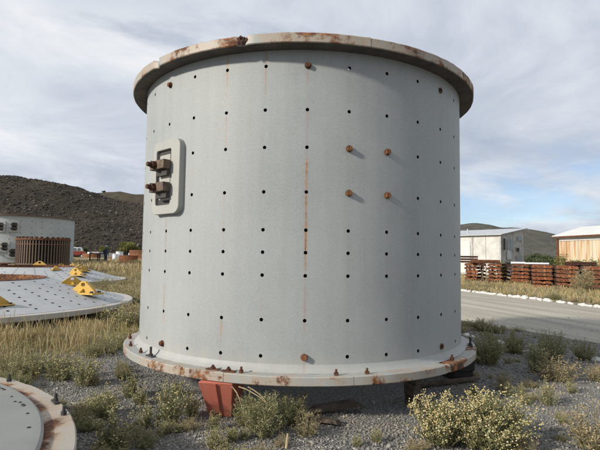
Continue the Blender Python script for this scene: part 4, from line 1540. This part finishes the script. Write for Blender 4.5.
def scatter_plants(name, label, cat, kinds, spots):
    """many small plants nobody could count, joined per material"""
    groups = {}
    for (x, y, s, h) in spots:
        kd = random.choice(kinds)
        sd_ = random.randrange(3)
        a = random.uniform(0, 6.28)
        c, n_ = math.cos(a), math.sin(a)
        for part, mt, (v, f) in (('stems', 'stem', PA[kd, sd_][0]), ('foliage', KIND[kd][9], PA[kd, sd_][1]), ('flowers', KIND[kd][10], PA[kd, sd_][2])):
            if len(v) == 0:
                continue
            step = max(1, int(round(0.5 + y * 0.16)))       # fewer leaves far away
            if part == 'foliage' and step > 1:
                f = f[::step]
                used = np.unique(f)
                mp = np.zeros(len(v), int); mp[used] = np.arange(len(used))
                v, f = v[used], mp[f]
                # keep cover: widen what is left
            w_ = np.empty_like(v)
            w_[:, 0] = (v[:, 0] * c - v[:, 1] * n_) * s + x
            w_[:, 1] = (v[:, 0] * n_ + v[:, 1] * c) * s + y
            w_[:, 2] = v[:, 2] * h + gz(x, y) - 0.01
            g = groups.setdefault((part, mt), [[], [], 0])
            g[0].append(w_); g[1].append(f + g[2]); g[2] += len(w_)
    root = link(name, None)
    root['kind'] = 'stuff'
    tag(root, label, cat)
    for (part, mt), (V, F, n_) in groups.items():
        ob = link(part, np_mesh(part, np.concatenate(V), np.concatenate(F), M[mt]), root)
        ob['kind'] = 'stuff'
    return root


spots = []
tries = 0
while len(spots) < 330 and tries < 20000:
    tries += 1
    y = 3.2 + 9 * random.random() ** 1.3
    x = random.uniform(-0.72 * y - 0.5, -0.1)
    d = soil_at(x, y)
    dens = 0.22 + 0.5 * sstep(-1.5, -3.0, x)
    if y > 7:
        dens *= 0.8
    if random.random() > dens or blocked(x, y, 0.12) or (x > -1.5 and y > 4.4) or mn.noise((x * 1.3, y * 1.3, 5.0)) < -0.03:
        continue
    s = random.uniform(0.22, 0.75)
    if y < 4.4:
        s *= 0.7
    spots.append((x, y, s, s * random.uniform(0.6, 1.0)))
for k in range(230):
    y = random.uniform(9.5, 30)
    x = random.uniform(-0.42 * y - 0.5, -0.28 * y)
    if blocked(x, y, 0.15):
        continue
    s_ = random.uniform(0.8, 1.9)
    spots.append((x, y, s_, s_ * random.uniform(0.45, 0.8)))
scatter_plants('small_weeds', 'small green and yellow weeds growing thickly left of the shell', 'weeds', ['weed', 'weed', 'dry', 'bush'], spots)

spots = []
for k in range(130):
    y = random.uniform(3.9, 10.5)
    x = random.uniform(1.4, 0.7 * y)
    if blocked(x, y, 0.15) or x > xline(NE, y) or mn.noise((x * 0.8, y * 0.8, 9.0)) < 0.0:
        continue
    s = random.uniform(0.18, 0.5)
    spots.append((x, y, s, s * random.uniform(0.5, 0.9)))
for k in range(50):
    y = random.uniform(9.5, 13)
    x = xline(NE, y) - random.uniform(0, 1.6)
    s = random.uniform(0.4, 0.9)
    spots.append((x, y, s, s * random.uniform(0.35, 0.6)))
scatter_plants('sparse_weeds', 'sparse small weeds in the gravel right of the shell', 'weeds', ['weed', 'dry', 'bush'], spots)

spots = []
for k in range(420):
    y = random.uniform(9, 31)
    x = xline(ST, y) + random.uniform(0.25, 4.6)
    s = random.uniform(0.6, 1.3)
    spots.append((x, y, s, s * random.uniform(0.3, 0.75)))
scatter_plants('verge_weeds', 'olive and dry weeds covering the verge beyond the white stones', 'weeds', ['dry', 'bush', 'weed'], spots)


def blades(name, label, spots, mat, seedheads=True):
    """spots: x, y, z, height, lean, width"""
    a = np.array(spots)
    n = len(a)
    az = rng.uniform(0, 2 * np.pi, n)
    sd_ = np.stack([np.cos(az), np.sin(az), np.zeros(n)], 1)
    la = rng.uniform(0, 2 * np.pi, n)
    ld = np.stack([np.cos(la), np.sin(la), np.zeros(n)], 1) * a[:, 4:5]
    b = a[:, :3]
    h = a[:, 3:4]
    w = a[:, 5:6]
    up = np.array([[0, 0, 1.0]])
    m1 = b + up * h * 0.5 + ld * h * 0.3
    m2 = b + up * h * 0.82 + ld * h * 0.72
    tp = b + up * h * 0.98 + ld * h * 1.15
    V = np.stack([b - sd_ * w, b + sd_ * w, m1 - sd_ * w * .8, m1 + sd_ * w * .8, m2 - sd_ * w * (1.1 if seedheads else .5), m2 + sd_ * w * (1.1 if seedheads else .5), tp - sd_ * w * .1, tp + sd_ * w * .1], 1)
    f = np.array([(0, 1, 3, 2), (2, 3, 5, 4), (4, 5, 7, 6)])
    F = f[None] + (np.arange(n) * 8)[:, None, None]
    o = link(name, np_mesh(name, V.reshape(-1, 3), F.reshape(-1, 4), mat))
    o['kind'] = 'stuff'
    return tag(o, label, 'grass')


sp = []
while len(sp) < 15000:
    y = 4.8 + 28 * random.random() ** 1.7
    x = random.uniform(-0.78 * y - 0.8, -1.5 - 0.02 * y)
    s = soil_at(x, y)
    if blocked(x, y, 0.02):
        continue
    cl = mn.noise((x * 1.1, y * 1.1, 3.0)) + 0.5 * mn.noise((x * 3.1, y * 3.1, 3.0))
    front = sstep(-2.5, -3.4, x) * sstep(5.2, 6.2, y) * sstep(10.5, 8.6, y)
    dens = max(front * (1 if y > 7 else 0.5), s * 0.55) * (0.04 + 1.3 * max(0, cl))
    if random.random() > dens:
        continue
    tall = 0.08 + 0.19 * front * random.random() + 0.08 * random.random() + (0.22 if random.random() < 0.06 * front else 0)
    if y > 11:
        tall = random.uniform(0.15, 0.38)
    sp.append((x, y, gz(x, y) - 0.01, tall, random.uniform(0.02, 0.38), random.uniform(0.0014, 0.003) * (1 + y * 0.06)))
blades('dry_grass', 'dry blond grass in front of and around the heads on the left', sp, M['grass_dry'])
sp = []
while len(sp) < 14000:
    y = 4.6 + 24 * random.random() ** 1.8
    x = random.uniform(-0.7 * y - 0.5, -1.6)
    if blocked(x, y, 0.02):
        continue
    if random.random() > soil_at(x, y) * (0.3 + max(0, 1.2 * mn.noise((x * 0.8 + 30, y * 0.8, 3.0)))):
        continue
    sp.append((x, y, gz(x, y) - 0.01, random.uniform(0.05, 0.16), random.uniform(0.1, 0.7), random.uniform(0.002, 0.004) * (1 + y * 0.05)))
blades('green_grass', 'short olive grass between the heads and the shell', sp, M['grass_green'], False)
sp = []
while len(sp) < 22000:
    y = random.uniform(7, 36)
    x = xline(ST, y) + 0.2 + random.random() * 11
    if mn.noise((x * 0.7, y * 0.7, 6.0)) < -0.15:
        continue
    sp.append((x, y, -0.01, random.uniform(0.08, 0.34), random.uniform(0.05, 0.6), random.uniform(0.004, 0.010)))
blades('verge_grass', 'dry yellow grass on the verge between the road and the rusty stacks', sp, M['grass_dry'])
sp = []
while len(sp) < 20000:
    y = random.uniform(28, 75)
    x = random.uniform(-0.6 * y, -0.12 * y)
    if mn.noise((x * 0.25, y * 0.25, 2.0)) < -0.1 or blocked(x, y, .1):
        continue
    sp.append((x, y, gz(x, y) - 0.01, random.uniform(0.15, 0.65), random.uniform(0.1, 0.5), random.uniform(0.012, 0.03)))
blades('far_grass', 'tawny grass in the scrap yard before the rock dump', sp, M['grass_dry'])

# dead stalks hanging beside the red stand
for k, (dx, L, lean, lab) in enumerate(((0.22, 0.52, 0.36, 'long bent dry stalk under the flange right of the red stand'), (0.30, 0.44, 0.30, 'second dry stalk leaning right beside the red stand'), (0.16, 0.30, 0.22, 'short pale twig at the red stand'))):
    mb = MB()
    p_ = Vector((0, 0, 0.37))
    for j in range(7):
        q_ = p_ + Vector((lean * L / 3.4 * (1.25 - 0.06 * j), -0.012 + 0.01 * math.sin(j * 1.7 + k), -0.018 - 0.010 * j - 0.008 * math.sin(j * 2.1 + k)))
        mb.cyl(p_, q_, 0.0055 - 0.0005 * j, 0.005 - 0.0005 * j, 6)
        p_ = q_
    tag(mb.build('dry_stalk', M['straw'], None, loc=(-0.735 + dx, 4.22, -0.02)), lab, 'stalk')

# ------------------------------------------------------------------ gravel
pos, siz = [], []
n = 0
while n < 95000:
    y = 2.6 + 11 * random.random() ** 2.4
    x = random.uniform(-0.62 * y - 0.3, 0.72 * y + 0.3)
    if soil_at(x, y) > 0.6 and random.random() > 0.12:
        continue
    if x > xline(NE, y) + 0.1 and random.random() > 0.05:
        continue
    if math.hypot(x - SH.x, y - SH.y) < 1.6:
        continue
    s = 0.0055 + 0.011 * random.random() ** 2
    if random.random() < 0.012:
        s *= 2.0
    if y > 7:
        s *= 1.3
    pos.append((x, y, s * 0.25))
    siz.append(s)
    n += 1
o = link('gravel', rocks_mesh('gravel', np.array(pos), np.array(siz), M['pebble'], 0.75))
o['kind'] = 'stuff'
tag(o, 'loose grey gravel stones on the yard around the shell', 'gravel')


# ------------------------------------------------------------------ bushes and trees in the distance
def leafy(name, label, loc, w, h, n, mat, cat='bush', group=None, leaf=0.12, trunk=0.25, seed=1, lobes=9):
    g = np.random.default_rng(seed)
    t = thing(name, label, cat, loc, 0, group)
    mb = MB()
    cs = []
    for k in range(lobes):
        a = g.uniform(0, 6.28)
        r = g.uniform(0, 0.36) * w
        c = np.array([math.cos(a) * r, math.sin(a) * r, h * g.uniform(trunk + 0.12, 0.82)])
        cs.append((c, g.uniform(0.13, 0.26) * w))
        mb.cyl((0, 0, 0), (c[0] * .5, c[1] * .5, c[2] * .55), 0.025 * w, 0.016 * w, 6, False)
        mb.cyl((c[0] * .5, c[1] * .5, c[2] * .55), tuple(c), 0.016 * w, 0.006 * w, 6, False)
    mb.build('trunk', M['bark'], t)
    V, F = [], []
    for k in range(n):
        c, r = cs[g.integers(len(cs))]
        d = g.normal(0, 1, 3); d /= np.linalg.norm(d)
        q = c + d * r * g.uniform(0.45, 1.12) * np.array([1, 1, 0.8 * h / w if h < w else 0.95])
        if q[2] < 0.02:
            q[2] = g.uniform(0.02, 0.2) * h
        u = g.normal(0, 1, 3); u /= np.linalg.norm(u)
        v = np.cross(u, g.normal(0, 1, 3)); v /= np.linalg.norm(v)
        L = leaf * g.uniform(0.5, 1.2)
        o = len(V)
        V += [q - u * L, q - v * L * 0.4, q + u * L, q + v * L * 0.4]
        F.append((o, o + 1, o + 2, o + 3))
    link('crown', np_mesh('crown', V, F, mat), t)['kind'] = 'stuff'
    return t


for (x, y, Y, w, h, mt, lab, sd_) in (
        (128, 243, 84, 4.0, 2.4, 'scrub_leaf', 'wide yellow-green bush at the foot of the rock dump', 3),
        (104, 246, 70, 2.0, 2.2, 'scrub_leaf', 'green bush behind the standing person', 4),
        (77, 245, 70, 2.6, 2.6, 'tree_leaf', 'green bush at the right edge of the far shell', 5)):
    p = aty(x, 262, Y)
    leafy('bush', lab, (p.x, Y, max(gz(p.x, Y), dump_h(p.x, Y)) - 0.1), w, h, 2600, M[mt], leaf=0.22, trunk=0.05, seed=sd_, lobes=13)
p = aty(104, 190, 318)
leafy('tree', 'lone small tree on the skyline of the far left hill', (p.x, 318, far_l(p.x, 318) - 1.4), 3.6, 3.2, 300, M['tree_leaf'], 'tree', leaf=0.6, seed=8)
for k, (x, Y, w, h, lab) in enumerate(((530, 68, 4.0, 1.9, 'dark green bush just right of the white shed'), (541, 74, 5, 2.0, 'wide dark green bush between the two sheds'), (552, 64, 3.6, 1.7, 'dark green bush next to the rusty shed'), (536, 90, 6, 2.8, 'taller dim bush behind the bushes between the sheds'), (549, 95, 6, 2.4, 'far dim bush left of the rusty shed roof'))):
    leafy('bush', lab, (aty(x, 258, Y).x, Y, -0.1), w, h, 1500, M['tree_leaf'], leaf=0.22, trunk=0.05, seed=20 + k, lobes=12)
for k, (x, Y, w, h, lab) in enumerate(((561, 29.5, 1.9, 2.1, 'yellow-green bush in front of the corner of the rusty shed'), (577, 26, 1.3, 1.75, 'slim yellow-green bush behind the fifth stack'), (592, 25.5, 1.5, 1.6, 'yellow-green bush before the rust-streaked wall'), (503, 31.5, 0.9, 1.5, 'small green bush behind the second stack'))):
    leafy('bush', lab, (aty(x, 258, Y).x, Y, -0.05), w, h, 900, M['scrub_leaf'], leaf=0.07, trunk=0.2, seed=40 + k, lobes=10)
p = at(583, 294)
for k, (dx, dy, s, lab) in enumerate(((-0.2, 0, 1.0, 'tall dead weed standing left of the last stack'), (0.35, 0.3, 1.2, 'tall dead weed in the gap before the last stack'))):
    t = thing('dead_weed', lab, 'weed', (p.x + dx, p.y + dy, 0), k, None, (1.6 * s, 1.6 * s, 2.6 * s))
    for nm, me in zip(('stems', 'foliage', 'flowers'), PM['dry', k]):
        link(nm, me, t)['kind'] = 'stuff'


# ------------------------------------------------------------------ scrap yard and person
def person(label, loc, rz):
    t = thing('person', label, 'person', loc, rz)
    def skin(name, pts, edges, radii, mat, root=0):
        me = bpy.data.meshes.new(name)
        me.from_pydata(pts, edges, [])
        me.materials.append(mat)
        o = link(name, me, t)
        mod = o.modifiers.new('skin', 'SKIN')
        mod.use_smooth_shade = True
        for i, r in enumerate(radii):
            me.skin_vertices[0].data[i].radius = (r, r) if not isinstance(r, tuple) else r
        me.skin_vertices[0].data[root].use_root = True
        sb = o.modifiers.new('sub', 'SUBSURF')
        sb.levels = sb.render_levels = 1
        return o
    P = [(0, 0, 0.98), (0, 0.01, 1.18), (0, 0.0, 1.40), (0, 0.0, 1.50), (0, -0.01, 1.60),           # pelvis .. neck
         (-0.10, 0, 0.92), (-0.12, -0.04, 0.50), (-0.13, 0.03, 0.09), (-0.13, -0.12, 0.05),
         (0.10, 0, 0.92), (0.12, 0.05, 0.50), (0.13, 0.16, 0.09), (0.13, 0.02, 0.05),
         (-0.19, 0, 1.43), (-0.25, 0.03, 1.15), (-0.24, -0.10, 0.92), (0.19, 0, 1.43), (0.25, 0.02, 1.15), (0.24, -0.12, 0.93)]
    E = [(0, 1), (1, 2), (2, 3), (3, 4), (0, 5), (5, 6), (6, 7), (7, 8), (0, 9), (9, 10), (10, 11), (11, 12), (2, 13), (13, 14), (14, 15), (2, 16), (16, 17), (17, 18)]
    Rr = [(0.16, 0.12), (0.15, 0.11), (0.17, 0.12), (0.07, 0.07), (0.055, 0.055), 0.095, 0.07, 0.055, 0.05, 0.095, 0.07, 0.055, 0.05, 0.075, 0.055, 0.042, 0.075, 0.055, 0.042]
    skin('body', P, E, Rr, M['cloth_navy'])
    mb = MB()
    mb.lathe([(0.001, 1.545), (0.045, 1.56), (0.072, 1.61), (0.082, 1.67), (0.078, 1.73), (0.05, 1.78), (0.001, 1.795)], n=14)
    hd = mb.build('head', M['skin'], t, smooth=True, angle=80)
    MB().box((0, -0.088, 1.665), (0.022, 0.03, 0.04), top=(.6, .4), shear=(0, .012)).build('nose', M['skin'], hd)
    for sx in (-1, 1):
        MB().box((sx * 0.082, 0, 1.665), (0.014, 0.035, 0.055)).build('ear', M['skin'], hd)
        MB().cyl((sx * 0.03, -0.076, 1.69), (sx * 0.03, -0.082, 1.69), .01, None, 8).build('eye', M['boot'], hd)
    MB().box((0, -0.078, 1.615), (0.045, 0.01, 0.01)).build('mouth', M['boot'], hd)
    MB().lathe([(0.092, 1.70), (0.094, 1.74), (0.07, 1.80), (0.001, 1.825)], n=16).box((0, -0.12, 1.705), (0.13, 0.10, 0.012)).build('cap', M['cap_blue'], t, smooth=True, angle=60)
    for sx in (-1, 1):
        h = [(sx * 0.245, -0.105, 0.93), (sx * 0.245, -0.13, 0.86)]
        pts, ed, rr = [h[0], h[1]], [(0, 1)], [0.028, 0.034]
        for q in range(4):
            b = len(pts)
            fx = sx * 0.245 + (q - 1.5) * 0.018
            pts += [(fx, -0.135, 0.835), (fx, -0.125, 0.79 + 0.006 * abs(q - 1.5))]
            ed += [(1, b), (b, b + 1)]
            rr += [0.009, 0.008]
        b = len(pts)
        pts += [(sx * 0.205, -0.14, 0.87), (sx * 0.195, -0.15, 0.83)]
        ed += [(1, b), (b, b + 1)]
        rr += [0.010, 0.009]
        skin('hand', pts, ed, rr, M['skin'], 0)
    for sx, yy in ((-0.13, -0.03), (0.13, 0.09)):
        MB().box((sx, yy - 0.02, 0.045), (0.10, 0.27, 0.09), top=(0.85, 0.7), shear=(0, 0.03)).build('boot', M['boot'], t, bevel=0.015)
    return t


PY = 44.0
pp = aty(105.5, 260, PY)
person('person in dark navy overalls and light blue cap standing in the scrap yard', (pp.x, PY, gz(pp.x, PY)), R_(70))


def yard(x, Y):
    q = aty(x, 255, Y)
    return (q.x, Y, gz(q.x, Y))


# little red and white car at the far shell's edge
cx_, cy_, cz_ = yard(77.5, 62)
car = thing('parked_car', 'small red and white vehicle beside the far shell', 'car', (cx_, cy_, cz_ + 0.35), R_(20))
MB().prism([(-0.95, 0.35), (0.95, 0.35), (0.98, 0.72), (0.85, 0.92), (-0.9, 0.92), (-0.98, 0.7)], 1.5).build('body', M['car_red'], car, bevel=0.05)
MB().prism([(-0.72, 0.93), (0.66, 0.93), (0.48, 1.42), (-0.52, 1.46)], 1.34).build('cabin', M['car_white'], car, bevel=0.05)
for sx in (-0.27, 0.2):
    MB().prism([(sx - 0.2, 1.0), (sx + 0.2, 1.0), (sx + 0.14, 1.34), (sx - 0.14, 1.34)], 1.37).build('window', M['pane'], car)
for sx in (-0.6, 0.6):
    for sy in (-0.68, 0.68):
        wl = MB().cyl((sx, sy - 0.09, 0.31), (sx, sy + 0.09, 0.31), 0.31, None, 16).build('tyre', M['tyre'], car)
        MB().cyl((sx, sy - 0.10, 0.31), (sx, sy + 0.10, 0.31), 0.16, None, 12).build('rim', M['plastic_white'], wl)
for sy in (-0.5, 0.5):
    MB().box((0.97, sy, 0.68), (0.05, 0.22, 0.12)).build('headlight', M['plastic_white'], car)


def arc_piece(label, x, Y, R, span, h, t, mat, rz, tilt=0):
    q = yard(x, Y)
    o = MB().lathe([(R - t, 0), (R, 0), (R, h), (R - t, h)], -span / 2, span / 2, 18, close=True, caps=True)
    o.v = [(a, b + R, c) for a, b, c in o.v]
    ob = o.build('scrap_ring_segment', mat, None, loc=(q[0], q[1], q[2] - 0.03), rot=(R_(tilt), 0, R_(rz)), bevel=0.01)
    return tag(ob, label, 'scrap')


arc_piece('rusty curved steel segment right of the standing person', 128, 52, 1.6, 80, 0.9, 0.15, M['rust_orange'], 10)
arc_piece('rusty curved segment partly hidden by the shell edge', 139, 55, 1.9, 80, 1.1, 0.15, M['rust_pale'], -10)
arc_piece('low rusty ring piece behind the standing person', 116, 58, 1.5, 100, 0.6, 0.2, M['rust'], 25)
arc_piece('brown ring piece at the foot of the dump', 133, 66, 2.2, 90, 1.6, 0.15, M['rust'], -30)
arc_piece('faded rusty segment beside the parked vehicle', 90, 61, 1.6, 90, 1.0, 0.2, M['rust_pale'], 5)


def blocky(name, label, x, Y, s, mat, rz, cat, dz=0.0):
    q = yard(x, Y)
    t = MB().box((0, 0, s[2] / 2), s, top=(0.93, 0.93)).build(name, mat, None, loc=(q[0], q[1], q[2] - 0.02 + dz), rot=(0, 0, R_(rz)), bevel=0.03)
    return tag(t, label, cat)


blocky('concrete_slab', 'grey slab lying left of the standing person', 91, 50, (3.2, 1.6, 0.5), M['concrete'], 8, 'slab')
blocky('concrete_slab', 'low grey slab near the dark trestles in the scrap yard', 86, 40, (2.6, 1.5, 0.28), M['concrete'], -5, 'slab')
blocky('concrete_block', 'square grey block behind the standing person', 111, 60, (1.7, 1.0, 1.1), M['concrete'], 20, 'block')
blocky('concrete_block', 'pale grey block between the red vehicle and the person', 97, 63, (1.5, 1.2, 1.25), M['concrete'], -14, 'block')
blocky('concrete_slab', 'flat pale slab in the tawny grass right of the person', 112, 40, (2.2, 1.0, 0.25), M['concrete'], 12, 'slab')
blocky('steel_box', 'dark steel box in the middle of the scrap yard', 120, 63, (2.2, 1.2, 0.9), M['dark_steel'], -20, 'box')


def drum_(label, x, Y, mat, s=1.0):
    q = yard(x, Y)
    t = thing('oil_drum', label, 'drum', (q[0], q[1], q[2] - 0.02), 0, None, s)
    MB().lathe([(0.001, 0.0), (0.29, 0.0), (0.29, 0.28), (0.305, 0.30), (0.29, 0.32), (0.29, 0.58), (0.305, 0.60), (0.29, 0.62), (0.29, 0.88), (0.27, 0.86), (0.001, 0.86)], n=20).build('barrel', mat, t, smooth=True, angle=30)
    MB().cyl((0.15, 0, 0.86), (0.15, 0, 0.89), 0.035, None, 8).build('bung', M['dark_steel'], t)


drum_('white drum right of the person, the nearer of two', 115.5, 56, M['plastic_white'], 1.15)
drum_('white drum right of the person, the farther and taller of two', 119.5, 60, M['plastic_white'], 1.5)
drum_('pale drum far back at the foot of the dump', 131, 72, M['plastic_white'], 1.3)
drum_('small pale drum on the slope left of the bushes', 90, 76, M['plastic_white'], 1.4)

for x, lab in ((95, 'dark timber trestle left of the standing person'), (101.5, 'narrow dark timber trestle next to the standing person')):
    q = yard(x, 43)
    t = thing('timber_trestle', lab, 'trestle', q, R_(12))
    w_ = 0.42 if x < 97 else 0.30
    for sx in (-w_, w_):
        MB().box((sx, 0, 0.55), (0.09, 0.09, 1.1)).build('post', M['timber_dark'], t)
    MB().box((0, 0, 1.06), (w_ * 2 + 0.12, 0.10, 0.08)).build('rail', M['timber_dark'], t)
    MB().box((0, 0, 0.5), (w_ * 2 - 0.1, 0.06, 0.08)).build('rail', M['timber_dark'], t)
